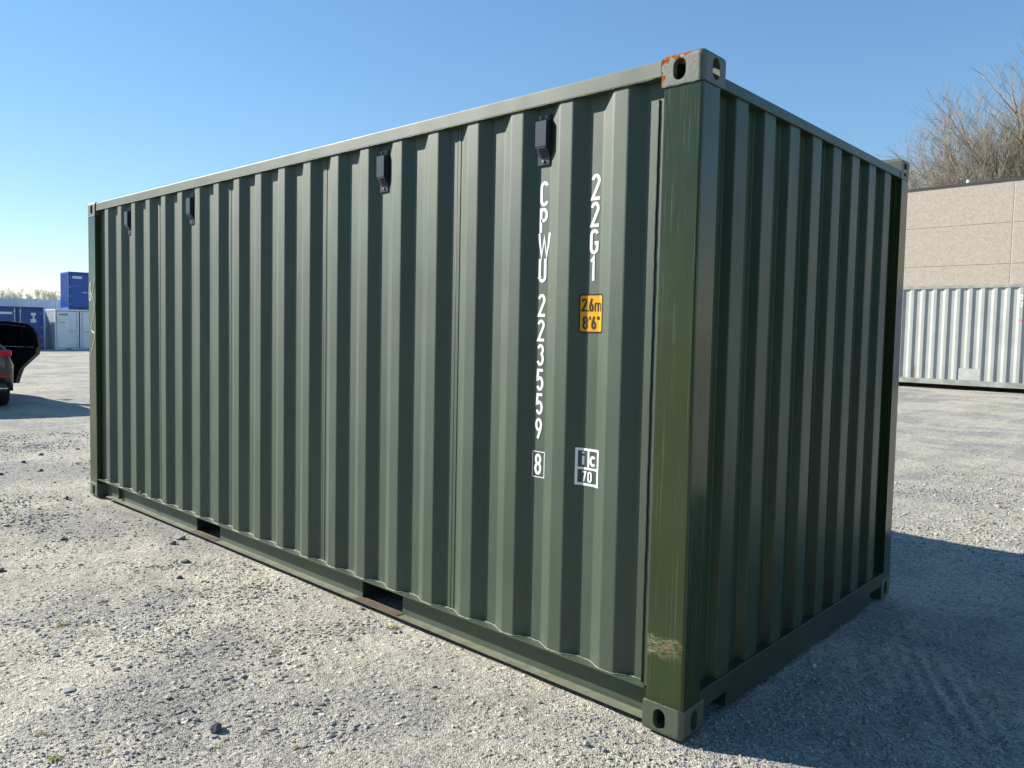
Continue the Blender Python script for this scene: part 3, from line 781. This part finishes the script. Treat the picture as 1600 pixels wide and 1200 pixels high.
# ------------------------------------------------------------------ small storage containers far left
def paint(name, c, rough=.4): return simple(name, c, rough, 0, .08, 3, .0004, 60)
M['blue'] = paint('blue_container_paint', (.012, .085, .36)); M['blued'] = paint('dark_blue_container_paint', (.008, .050, .24))
M['pale'] = paint('pale_container_paint', (.74, .78, .82)); M['palew'] = paint('white_container_paint', (.80, .81, .80))
M['galv'] = simple('galvanised_bar', (.55, .57, .60), .4, 0); M['sticker'] = simple('faded_sticker', (.62, .66, .72), .5)
M['stickerg'] = simple('grey_print', (.22, .25, .30), .5); M['dark'] = simple('dark_gap', (.02, .02, .022), .6)
def storage(loc, rz, w, h, d, m, md, label, doors=2, bars=(), stick=(), side_light=None):
    rt = empty('storage_container', loc, rz); tag(rt, label, 'storage container')
    mb = MB(); f = .07
    mb.box(-d, -.04, .03, .036, .12, h - .05)                                    # side sheets sit inside the frame
    mb.box(-d, -.04, w - .036, w - .03, .12, h - .05); mb.box(-d + .03, -d + .036, .03, w - .03, .12, h - .05)
    mb.box(-d + .02, -.02, .04, w - .04, h - .06, h - .04)
    for k in range(int(d / .16)):
        xx = -d + .12 + k * .16
        if xx < -.12: mb.box(xx, xx + .05, .012, .0298, .12, h - .08); mb.box(xx, xx + .05, w - .0298, w - .012, .12, h - .08)
    mb.build('wall', m, rt)
    mb = MB()
    for xx in (-f, -d):
        for yy in (0, w - f): mb.box(xx, xx + f, yy, yy + f, 0, h, 0, .004)
    for yy in (0, w - f): mb.box(-d + f, -f, yy + .002, yy + f - .002, .0, .118, 0, .003); mb.box(-d + f, -f, yy + .002, yy + f - .002, h - f, h - .002, 0, .003)
    for xx in (-f, -d): mb.box(xx + .002, xx + f - .002, f, w - f, h - f - .02, h - .003, 0, .003); mb.box(xx + .002, xx + f - .002, f, w - f, 0.002, .10, 0, .003)
    mb.box(-.003, .001, w * .22, w * .22 + .30, .015, .075, 1); mb.box(-.003, .001, w * .78 - .30, w * .78, .015, .075, 1)
    mb.build('frame', [m, M['dark']], rt)
    dw = (w - 2 * f) / doors
    for i in range(doors):
        y0 = f + i * dw + .028; y1 = f + (i + 1) * dw - .028
        mb = MB(); mb.box(-.045, -.030, y0 - .028, y1 + .028, .10, h - f - .02, 1); mb.box(-.0298, -.012, y0, y1, .130, h - f - .050, 0, .004)
        for q in (.34, .62): mb.box(-.0119, -.008, y0 + .03, y1 - .03, h * q, h * q + .012, 0)
        dr = mb.build('door', [md, M['dark']], rt)
        for z in (.3, .75, 1.25, h - .35):
            yy = y0 - .02 if i == 0 else y1 - .02
            m2 = MB(); m2.cyl((-.004, yy + .02, z), (0, 0, 1), .014, .10, 8); m2.build('hinge', M['galv'], dr)
        for q in bars[i] if i < len(bars) else ():
            m2 = MB(); m2.cyl((.006, y0 + q, h / 2), (0, 0, 1), .019, h - .16, 8)
            for z in (.2, .75, 1.4, h - .25): m2.box(-.012, .012, y0 + q - .04, y0 + q + .04, z - .02, z + .02)
            m2.build('lock_bar', M['galv'], dr)
            m2 = MB(); s = -1 if i == 0 else 1
            a, b = sorted((y0 + q + s * .05, y0 + q + s * .42)); zc = h * .46
            m2.box(.012, .026, a, b, zc - .014, zc + .014, 0, .003); m2.box(.0, .03, (a + b) / 2 - .03, (a + b) / 2 + .03, zc - .05, zc + .05, 0, .003)
            m2.build('handle', M['galv'], dr)
        for (j, ya, yb, za, zb, mm) in stick:
            if j == i:
                m2 = MB(); m2.box(-.0119, -.0095, y0 + ya, y0 + yb, za, zb); m2.build('sticker', M[mm], dr)
    return rt
AX = R(-4.5)
storage((-46.5, 12.14, -.05), AX, 2.44, 2.27, 2.2, M['pale'], M['pale'], 'pale grey-white storage container standing on the ground under the blue one', 2,
        ((.99,), (.12,)), ((0, .10, .55, 1.93, 2.02, 'stickerg'), (0, .10, .42, 1.52, 1.56, 'stickerg')))
storage((-46.42, 12.80, 2.222), AX, 2.0, 2.10, 1.7, M['blue'], M['blue'], 'bright blue storage container stacked on top of the pale one', 1,
        ((.98,),), ((0, .12, .60, 1.72, 1.86, 'sticker'), (0, .12, .52, 1.30, 1.34, 'stickerg')))
storage((-46.5, 9.05, -.05), AX, 2.48, 2.34, 2.4, M['blued'], M['blued'], 'dark blue double door storage container behind the open car door', 2,
        ((1.03,), (.13,)), ((0, .25, .92, 1.92, 2.04, 'sticker'), (1, .62, .86, 1.88, 2.02, 'sticker'), (1, .70, .78, 1.68, 1.88, 'sticker'), (1, .60, .86, 1.50, 1.68, 'sticker')))

def corr_container(loc, rz, Lc, Hc, Wc, pitch, m, mr, name, label, cat, group=None, both=True):
    rt = empty(name, loc, rz); tag(rt, label, cat, group)
    def P(x0, x1, q):
        a = pitch * .25; pr = [(x0, q)]; x = x0 + .1
        while x + pitch < x1 - .08:
            pr += [(x, q), (x + a, q - .036), (x + 2 * a, q - .036), (x + 3 * a, q)]; x += pitch
        return pr + [(x1, q)]
    for s in (0, 1):
        mb = MB(); tf = (lambda a, b, c: (a, b, c)) if s == 0 else (lambda a, b, c: (a, Wc - b, c))
        sheet(mb, P(.1, Lc - .1, .048), .15, Hc - .07, 0, .002, tf); mb.build('side_panel', m, rt)
    for s in (0, 1):
        mb = MB(); tf = (lambda a, b, c: (b, a, c)) if s == 0 else (lambda a, b, c: (Lc - b, a, c))
        sheet(mb, P(.1, Wc - .1, .048), .15, Hc - .07, 0, .002, tf); mb.build('end_panel', m, rt)
    for x in (0, Lc - .14):
        for y in (0, Wc - .14): MB().box(x, x + .14, y, y + .14, .118, Hc - .118).build('corner_post', mr, rt)
    for x in (-.003, Lc - .175):
        for y in (-.003, Wc - .159):
            for z in (0, Hc - .118): MB().box(x, x + .178, y, y + .162, z, z + .118, 0, .008).build('corner_casting', mr, rt)
    for z0, z1, nm in ((0.02, .155, 'bottom_rail'), (Hc - .09, Hc - .02, 'top_rail')):
        for y in (.004, Wc - .064): MB().box(.175, Lc - .175, y, y + .06, z0, z1).build(nm, mr, rt)
        for x in (.004, Lc - .064): MB().box(x, x + .06, .159, Wc - .159, z0, z1).build(nm, mr, rt)
    MB().box(.07, Lc - .07, .07, Wc - .07, Hc - .06, Hc - .04).build('roof_panel', m, rt)
    MB().box(.07, Lc - .07, .07, Wc - .07, .12, .15).build('floor_frame', m, rt)
    return rt
corr_container((-52.0, 13.9, -.05), R(-94.5), 12.19, 2.88, 2.44, .24, M['palew'], M['palew'], 'freight_container', 'long white corrugated container behind the dark blue one at the far left', 'shipping container')

# weathered pale container on the right, on a steel skid
def weathered():
    t = NT('weathered_pale_container_paint')
    x, y, z = t.sep()
    base = t.mul((.34, .36, .345), t.grey(t.ramp(t.noise(1.4, 4), .3, .7, .88, 1.10)))
    st = t.noise(7, 5, .7, t.map((1, 1, .12)))
    low = t.ramp(z, .9, .15, 0, .10)
    f = t.ramp(t.math('ADD', st, low), .66, .74)
    base = t.mix(t.math('MULTIPLY', f, .75), base, (.26, .15, .085))
    base = t.mix(t.math('MULTIPLY', t.ramp(t.noise(3, 4, .6, t.map((1, 1, .4))), .5, .75), .3), base, (.40, .37, .30))
    return t.fin(base, .5, t.bump(t.noise(5, 3), .006), 0, .5)
M['weath'] = weathered()
M['weathrail'] = simple('pale_worn_rail', (.27, .285, .25), .6, 0, .3, 4)
gc = corr_container((-7.43, 20.11, .369), R(-3.0), 6.058, 2.591, 2.438, .278, M['weath'], M['weathrail'], 'freight_container', 'weathered pale grey container with rust streaks in front of the concrete building', 'shipping container')
# its markings (object-local, slightly proud of the sheets)
pl = MB()
def flat_glyph(mb, ch, x, z, h, y, mi=0, ws=1.1):
    for v, f in glyph(ch, x, z, h, ws, .16): mb.add([(a, y, b) for a, b in v], f, mi)
for ch, x, z in (('0', 5.00, 2.19), ('3', 5.00, 2.01), ('4', 5.20, 2.19), ('0', 5.20, 2.01), ('7', 5.20, 1.84)): flat_glyph(pl, ch, x, z, .13, .0085)
pl.add([(a, .0085, b) for a, b in ((4.99, 1.66), (5.06, 1.66), (5.06, 1.73), (4.99, 1.73))], [(0, 1, 2, 3)], 1)
pl.add([(a, .0085, b) for a, b in ((5.20, 1.65), (5.27, 1.65), (5.27, 1.74), (5.20, 1.74))], [(0, 1, 2, 3)], 1)
for v, f in ring(5.15, 5.30, 1.38, 1.55, .012): pl.add([(a, .0085, b) for a, b in v], f, 0)
for ch, x in (('2', 5.165), ('3', 5.225)): flat_glyph(pl, ch, x, 1.41, .10, .0085)
M['redprint'] = simple('faded_red_print', (.60, .22, .18), .5)
o = pl.build('marking', [M['white'], M['redprint']], gc); o['label'] = 'faded white figures and red print'
pt = MB(); pt.box(3.72, 4.22, .0095, .0105, .16, .46)
pt.build('repair_patch', simple('pale_patch_paint', (.40, .42, .405), .5), gc)
M['timber'] = simple('dark_timber', (.06, .045, .03), .8, 0, .3, 8)
for bx_, lb in ((.25, 'dark timber sleeper under the left end of the weathered pale container'), (5.55, 'dark timber sleeper under the right end of the weathered pale container')):
    mb = MB(); mb.box(-.12, .12, .12, 2.40, 0, .112, 0, .006); o = mb.build('timber_sleeper', M['timber'])
    o.location = (-7.43 + bx_, 20.11 - bx_ * .0524, .257); o.rotation_euler = (0, 0, R(-3)); tag(o, lb, 'timber', 'timber sleepers under the weathered container')
M['bluec'] = paint('blue_freight_paint', (.012, .07, .32)); M['greenc'] = paint('green_freight_paint', (.02, .05, .035)); M['greyc'] = paint('slate_freight_paint', (.06, .07, .08))
# outside the picture: blue container inferred from its reflection in the glossy paint
corr_container((-1.15, 20.0, .28), R(-3.0), 6.058, 2.591, 2.438, .278, M['bluec'], M['bluec'], 'freight_container', 'blue container standing right of the weathered pale one', 'shipping container')
reflection_row = [(-6.6, 0, 'greyc', 'unseen slate grey container added for reflections, at ground level, west end of the row behind the photographer'), (-6.6, 1, 'bluec', 'unseen blue container added for reflections, stacked at the west end of the row behind the photographer'),  # unseen row added behind the camera to darken reflections in the green paint
       (-.4, 0, 'greenc', 'unseen dark green container added for reflections, at ground level in the middle of the row behind the photographer'), (-.4, 1, 'greyc', 'unseen slate grey container added for reflections, stacked in the middle of the row behind the photographer'),
       (5.8, 0, 'bluec', 'unseen blue container added for reflections, at ground level, east end of the row behind the photographer'), (5.8, 1, 'greenc', 'unseen dark green container added for reflections, stacked at the east end of the row behind the photographer')]
for x, k, m, lb in reflection_row:
    corr_container((x, -14.5, -.02 + k * 2.592), 0, 6.058, 2.591, 2.438, .278, M[m], M[m], 'freight_container', lb, 'shipping container')

# ------------------------------------------------------------------ concrete building
def washed():
    t = NT('washed_concrete_panel')
    a = t.noise(14, 4, .75); v = t.voro(26, out=1); g = t.n('ShaderNodeSeparateColor', {0: v}).outputs[0]
    c = t.mix(t.ramp(a, .35, .65), (.345, .305, .25), (.415, .37, .31))
    c = t.mul(c, t.grey(t.math('ADD', .90, t.math('MULTIPLY', g, .20))))
    v2 = t.n('ShaderNodeSeparateColor', {0: t.voro(9, out=1)}).outputs[0]
    c = t.mul(c, t.grey(t.math('ADD', .93, t.math('MULTIPLY', v2, .14))))
    return t.fin(c, .9, t.bump(t.voro(26), .006), 0, .3)
M['conc'] = washed(); M['joint'] = simple('pale_joint_mortar', (.50, .46, .38), .8); M['coping'] = simple('dark_metal_coping', (.035, .037, .042), .45)
M['jointd'] = simple('dark_joint', (.10, .09, .075), .9)
bl = empty('warehouse', (-6.45, 40.32, .1), R(175.842 - 180)); tag(bl, 'tall windowless warehouse wall of beige washed concrete panels with dark coping', 'building')
for i in range(-4, 4):
    for j in range(5):
        z1 = 8.95 - j * 1.935; z0 = max(z1 - 1.92, 0)
        mb = MB(); mb.box(i * 7 + .03, i * 7 + 6.97, 0, .2, z0, z1, 0); mb.build('wall_panel', M['conc'], bl)
mb = MB()
for i in range(-4, 5): mb.box(i * 7 - .029, i * 7 + .029, .012, .19, 0, 8.95, 0)
mb.build('panel_joint', M['joint'], bl)
mb = MB(); mb.box(-28, 28, .05, .19, 0, 8.9); mb.box(-28, -27.8, .2, 20, 0, 8.9); mb.box(27.8, 28, .2, 20, 0, 8.9); mb.box(-28, 28, 20, 20.2, 0, 8.9); mb.build('backing_wall', M['jointd'], bl)
mb = MB(); mb.box(-28.05, 28.05, -.05, .3, 8.955, 9.06); mb.build('coping', M['coping'], bl)
mb = MB(); mb.box(-28, 28, .3, 20.2, 8.7, 8.8); mb.build('roof', M['coping'], bl)
mb = MB(); mb.cyl((-2.0, .02, 9.12), (0, 0, 1), .07, .16, 10); mb.build('roof_lamp', M['palew'], bl)

# ------------------------------------------------------------------ trees
def bark(name, c0, c1):
    t = NT(name); c = t.mix(t.noise(3, 4), c0, c1); return t.fin(c, .85, None, 0, .2)
M['bark'] = bark('bark', (.14, .115, .08), (.26, .22, .155)); M['twig'] = bark('twig_bark', (.25, .21, .155), (.36, .31, .235))
def tubes(name, segs, sides, mat, parent):
    A = np.array([s[0] for s in segs]); B = np.array([s[1] for s in segs]); ra = np.array([s[2] for s in segs]); rb = np.array([s[3] for s in segs])
    t = B - A; t /= np.linalg.norm(t, axis=1, keepdims=True) + 1e-9
    up = np.where(np.abs(t[:, 2:3]) > .9, np.array([[1., 0, 0]]), np.array([[0, 0, 1.]]))
    u = np.cross(t, up); u /= np.linalg.norm(u, axis=1, keepdims=True); w = np.cross(u, t)
    vs = []
    for P_, r in ((A, ra), (B, rb)):
        for j in range(sides):
            a = 2 * math.pi * j / sides; vs.append(P_ + (u * math.cos(a) + w * math.sin(a)) * r[:, None])
    V = np.stack(vs, 1).reshape(-1, 3); n = len(segs); o = (np.arange(n) * 2 * sides)[:, None]
    F = np.concatenate([np.stack([o[:, 0] + j, o[:, 0] + (j + 1) % sides, o[:, 0] + sides + (j + 1) % sides, o[:, 0] + sides + j], 1) for j in range(sides)])
    return np_mesh(name, V, F, mat, parent)
def bare_tree(x, y, height, spread, seed, label, trunk_h, limbs, name='bare_tree', maxlev=6, group=None, tw=1.0):
    rs = random.Random(seed); rt = empty(name, (x, y, 0)); tag(rt, label, 'tree', group)
    thick = []; thin = []
    def grow(p, d, ln, r, lev):
        k = 4 if lev < 3 else 3; q = p
        for i in range(k):
            d = (d + Vector((rs.gauss(0, .11), rs.gauss(0, .11), rs.gauss(0, .07) + (.055 if lev > 0 else .02)))).normalized()
            q2 = q + d * ln / k; r2 = r * (1 - .42 * (i + 1) / k); r1 = r * (1 - .42 * i / k)
            (thick if r1 > .045 else thin).append((tuple(q), tuple(q2), r1, r2)); q = q2
            if lev < maxlev and (i > 0 or lev == 0) and lev > 0:
                for _ in range(1 if rs.random() < .80 else 2):
                    ax = Vector((rs.gauss(0, 1), rs.gauss(0, 1), rs.gauss(0, .5))); ax = (ax - d * ax.dot(d)).normalized()
                    nd = (d * math.cos(.62) + ax * math.sin(rs.uniform(.5, .85))).normalized()
                    grow(q, nd, ln * rs.uniform(.52, .74), max(r2 * .46, .0060 * tw), lev + 1)
        if lev < maxlev:
            for _ in range(2):
                ax = Vector((rs.gauss(0, 1), rs.gauss(0, 1), rs.gauss(0, .5))); ax = (ax - d * ax.dot(d)).normalized()
                grow(q, (d + ax * rs.uniform(.25, .5)).normalized(), ln * rs.uniform(.60, .78), max(r * .54, .0060 * tw), lev + 1)
    top = Vector((0, 0, trunk_h))
    thick.append(((0, 0, -.3), (0, 0, trunk_h * .5), height * .026, height * .022)); thick.append(((0, 0, trunk_h * .5), tuple(top), height * .022, height * .020))
    for i in range(limbs):
        a = 2 * math.pi * i / limbs + rs.uniform(-.3, .3); tl = rs.uniform(.15, 1.0) * spread if i < limbs - 1 else .05
        grow(top - Vector((0, 0, rs.uniform(0, trunk_h * .3))), Vector((math.cos(a) * tl, math.sin(a) * tl, 1)).normalized(), height * rs.uniform(.27, .34), height * .0155, 1)
    tubes('trunk', thick, 6, M['bark'], rt)
    tubes('crown', thin, 3, M['twig'], rt)
    return rt
bare_tree(-11.5, 74.5, 24.0, 1.2, 11, 'largest bare tree rising behind the warehouse at the right picture edge', 3.6, 8, maxlev=6, tw=1.25, group='bare trees behind the warehouse')
bare_tree(-16.6, 70.7, 17.5, 1.05, 5, 'smaller bare tree left of the largest one behind the warehouse', 3.0, 8, maxlev=6, tw=1.2, group='bare trees behind the warehouse')
bare_tree(-7.0, 80.0, 25.0, 1.1, 31, 'bare tree farthest right behind the warehouse', 3.6, 7, maxlev=5, tw=1.35, group='bare trees behind the warehouse')

M['pop'] = bark('pale_sapling_bark', (.58, .55, .42), (.72, .69, .56)); M['leafy'] = bark('fresh_leaf', (.15, .17, .06), (.24, .25, .11))
def sapling(x, y, h, seed, label):
    rs = random.Random(seed); rt = empty('young_tree', (x, y, 0)); tag(rt, label, 'tree', 'row of pale young trees behind the containers')
    tk = [((0, 0, -.1), (0, 0, h * .5), .05, .03), ((0, 0, h * .5), (rs.uniform(-.1, .1), rs.uniform(-.1, .1), h), .03, .008)]
    th_ = []; lv = []
    for i in range(46):
        z = h * rs.uniform(.35, .92); a = rs.uniform(0, 6.28); ln = rs.uniform(.35, .9); sp = rs.uniform(.12, .38)
        p = Vector((0, 0, z)); q = p + Vector((math.cos(a) * sp * ln * 1.6, math.sin(a) * sp * ln * 1.6, ln))
        if q.z > h: q = p + (q - p) * max(.15, (h - z) / ln) * rs.uniform(.9, 1.1)
        th_.append((tuple(p), tuple(q), .012, .006))
        for _ in range(9):
            s = p.lerp(q, rs.uniform(.1, 1)) + Vector((rs.gauss(0, .05), rs.gauss(0, .05), rs.gauss(0, .05)))
            lv.append((tuple(s), tuple(s + Vector((rs.gauss(0, .04), rs.gauss(0, .04), rs.uniform(.02, .08)))), .016, .012))
    tubes('trunk', tk, 5, M['pop'], rt); tubes('crown', th_ + lv, 3, M['pop'], rt)
names = ['first', 'second', 'third', 'fourth', 'fifth', 'sixth', 'seventh', 'eighth', 'ninth', 'tenth', 'eleventh', 'twelfth', 'thirteenth', 'fourteenth', 'fifteenth', 'sixteenth', 'seventeenth', 'eighteenth', 'nineteenth', 'twentieth', 'twenty-first', 'twenty-second', 'twenty-third', 'twenty-fourth']
for i in range(24):
    yy = 14.9 + i * .245 + random.uniform(-.1, .1)
    sapling(-72 + random.uniform(-1, 1), yy, random.uniform(3.6, 4.15), 300 + i, 'pale budding young tree behind the white container, %s from the left' % names[i])
def shrub(x, y, h, seed, label):
    rs = random.Random(seed); rt = empty('shrub', (x, y, 0)); tag(rt, label, 'shrub'); tk = []; v = []; f = []
    for i in range(9):
        a = rs.uniform(0, 6.28); tk.append(((0, 0, 0), (math.cos(a) * .5, math.sin(a) * .5, h * .8), .03, .01))
    tubes('stem', tk, 5, M['bark'], rt)
    for i in range(2600):
        p = Vector((rs.gauss(0, .36), rs.gauss(0, .36), h * .55 + rs.gauss(0, h * .17)));
        if p.z > h: continue
        d = Vector((rs.gauss(0, 1), rs.gauss(0, 1), rs.gauss(0, 1))).normalized(); e = d.orthogonal().normalized() * .03; g = d.cross(e)
        n0 = len(v); v += [p - e, p + g, p + e, p - g]; f.append([n0, n0 + 1, n0 + 2, n0 + 3])
    np_mesh('foliage', np.array([tuple(q) for q in v]), np.array(f), M['leafy'], rt)
shrub(-66, 18.35, 3.2, 1, 'green leafy shrub left of the stacked blue container')

# ------------------------------------------------------------------ the dark car with its rear door open
M['carp'] = simple('dark_car_paint', (.012, .012, .014), .12, 0, .05, 3, 0, 1, .6); M['glass'] = simple('tinted_glass', (.008, .010, .012), .05)
M['trim'] = simple('black_trim', (.014, .014, .015), .45); M['redlamp'] = simple('red_tail_lamp', (.50, .015, .02), .15); M['chrome'] = simple('chrome_strip', (.6, .6, .62), .2, .9)
def car():
    hd = R(172); rt = empty('parked_car', (-16.57, .98, 0), hd); tag(rt, 'dark estate car at the left picture edge with its rear side door open', 'car')
    # lower body: sections (x, z_bottom, z_belt, half width bottom, half width belt)
    secs = [(-2.33, .52, .95, .72, .70), (-2.30, .38, 1.06, .84, .78), (-2.18, .32, 1.12, .92, .80), (-1.9, .30, 1.12, .94, .82), (-1.0, .26, 1.03, .94, .91), (0, .25, 1.00, .94, .91),
            (.9, .26, .98, .94, .90), (1.5, .28, .94, .92, .88), (2.0, .30, .86, .86, .80), (2.25, .36, .76, .72, .66), (2.32, .44, .66, .55, .5)]
    mb = MB(); V = []; nr = 14
    for (x, zb, zt, wb, wt) in secs:
        ring_ = []
        hm = zb + (zt - zb) * .55
        half = [(0, zb), (wb * .6, zb), (wb * .93, zb + .02), (wb, zb + .10), (max(wb, wt) + .01, hm), (wt, zt - .04), (wt * .92, zt), (0, zt + .02)]
        for (a, b) in half: ring_.append((x, a, b))
        for (a, b) in half[-2:0:-1]: ring_.append((x, -a, b))
        V.append(ring_)
    n = len(V[0]); vs = [q for rg in V for q in rg]
    fs = [[i * n + j, i * n + (j + 1) % n, (i + 1) * n + (j + 1) % n, (i + 1) * n + j] for i in range(len(V) - 1) for j in range(n)]
    fs += [list(range(n))[::-1], [(len(V) - 1) * n + j for j in range(n)]]
    mb.add(vs, fs, 0, True); body = mb.build('body', M['carp'], rt)
    # wheel arches are dark liners standing proud
    gh = [(-2.12, 1.10, .74, 1.13, .70), (-1.80, 1.10, .76, 1.50, .62), (-1.2, 1.03, .82, 1.63, .60), (-.2, 1.01, .84, 1.66, .60), (.45, 1.0, .87, 1.58, .60), (1.15, .96, .84, .99, .80)]
    mb = MB(); vs = []
    for x, zb, wb, zt, wt in gh: vs += [(x, wb, zb), (x, wt, zt - .04), (x, wt * .85, zt), (x, -wt * .85, zt), (x, -wt, zt - .04), (x, -wb, zb)]
    fs = []; mis = []
    for i in range(len(gh) - 1):
        for j in range(5): fs.append([i * 6 + j, i * 6 + j + 1, (i + 1) * 6 + j + 1, (i + 1) * 6 + j]); mis.append(1 if j == 2 else 0)
    for f, m in zip(fs, mis): mb.add([vs[q] for q in f], [(0, 1, 2, 3)], m, False)
    mb.add(vs[:6], [(5, 4, 3, 2, 1, 0)], 0); mb.build('greenhouse', [M['glass'], M['carp']], rt)
    for sx in (-1.42, 1.40):
        for sy in (1, -1):
            m2 = MB(); prof_ = [(-.12, .20), (-.125, .30), (-.10, .345), (-.05, .355), (.05, .355), (.10, .345), (.125, .30), (.12, .20)]
            k = 28; vs = [(sx + r__ * math.cos(2 * math.pi * i / k), sy * .80 + yy, .345 + r__ * math.sin(2 * math.pi * i / k)) for i in range(k) for yy, r__ in prof_]
            q = len(prof_); m2.add(vs, [[i * q + j, i * q + (j + 1) % q, ((i + 1) % k) * q + (j + 1) % q, ((i + 1) % k) * q + j] for i in range(k) for j in range(q)], 0, True)
            w = m2.build('wheel', M['rubber'], rt)
            m2 = MB(); m2.cyl((sx, sy * .90, .345), (0, 1, 0), .20, .02, 20)
            for i in range(5):
                a = 2 * math.pi * i / 5; m2.tube([(sx, sy * .915, .345), (sx + .19 * math.cos(a), sy * .915, .345 + .19 * math.sin(a))], .022, 5)
            m2.build('rim', M['chrome'], w)
            m2 = MB(); m2.tube([(sx + .40 * math.cos(a), sy * .93, .33 + .40 * math.sin(a)) for a in np.linspace(-.1, math.pi + .1, 14)], .03, 6); m2.build('wheel_arch', M['trim'], rt)
    for sy in (1, -1):
        m2 = MB(); a, b = sorted((sy * .60, sy * .885)); m2.box(-2.335, -2.14, a, b, .915, 1.035, 0, .03); m2.build('tail_lamp', M['redlamp'], rt)
        m2 = MB(); a, b = sorted((sy * .48, sy * .86)); m2.box(-2.335, -2.25, a, b, .555, .60, 0, .01); m2.build('rear_reflector', M['redlamp'], rt)
        m2 = MB(); a, b = sorted((sy * .5, sy * .82)); m2.box(-2.33, -2.25, a, b, .355, .385, 0, .01); m2.build('bumper_strip', M['chrome'], rt)
        m2 = MB(); a, b = sorted((sy * .93, sy * 1.12)); m2.box(.70, .82, a, b, 1.0, 1.13, 0, .03); m2.build('mirror', M['carp'], rt)
    m2 = MB(); m2.box(-2.32, -2.2, -.8, .8, .30, .47, 0, .03); m2.build('bumper', M['trim'], rt)
    # open rear door, hinged at its front edge on the right side
    ph = R(37); hx, hy = -.05, -.92
    def D(s, z, n_=0.0):       # s along the door towards its rear edge, n_ outward thickness
        dx, dy = -math.cos(ph), -math.sin(ph); nx, ny = math.sin(ph), -math.cos(ph)
        tum = max(0, z - 1.0) * .28
        return (hx + dx * s + nx * (n_ - tum), hy + dy * s + ny * (n_ - tum), z)
    outer = [(0, .33), (.48, .33), (.52, .45), (.60, .62), (.80, .78), (.96, .90), (1.03, 1.10), (1.04, 1.28), (.98, 1.42), (.86, 1.50), (.5, 1.53), (0, 1.54)]
    inner = [(.10, 1.04), (.88, 1.04), (.955, 1.16), (.96, 1.27), (.92, 1.37), (.83, 1.435), (.5, 1.46), (.10, 1.47)]
    mb = MB(); low = [(0, .33), (.48, .33), (.52, .45), (.60, .62), (.80, .78), (.96, .90), (1.01, 1.04), (0, 1.04)]
    def slab(poly, n0, n1, mi=0):
        k = len(poly); vs = [D(s, z, n0) for s, z in poly] + [D(s, z, n1) for s, z in poly]
        mb.add(vs, [[i, (i + 1) % k, k + (i + 1) % k, k + i] for i in range(k)] + [list(range(k))[::-1], [k + i for i in range(k)]], mi)
    slab(low, -.07, .03)
    slab([(0, 1.041), (.09, 1.041), (.09, 1.54), (0, 1.54)], -.03, .02)
    fr = [(1.01, 1.041), (1.04, 1.28), (.98, 1.42), (.86, 1.50), (.5, 1.53), (.091, 1.54)]; fi = [(.90, 1.041), (.955, 1.27), (.90, 1.38), (.82, 1.435), (.5, 1.46), (.091, 1.47)]
    for i in range(len(fr) - 1): slab([fi[i], fr[i], fr[i + 1], fi[i + 1]], -.03, .02)
    slab([(.66, 1.041), (.69, 1.041), (.71, 1.45), (.68, 1.45)], -.02, .01)
    dr = mb.build('door', M['trim'], rt); dr['label'] = 'open rear side door'
    mb = MB(); slab([(.10, 1.045), (.885, 1.045), (.94, 1.27), (.885, 1.385), (.81, 1.43), (.5, 1.455), (.10, 1.465)], -.006, -.001); mb.build('window', M['glass'], dr)
    mb = MB(); slab([(.12, .62), (.70, .74), (.70, .80), (.12, .72)], -.10, -.0702); mb.build('armrest', M['trim'], dr)
car()
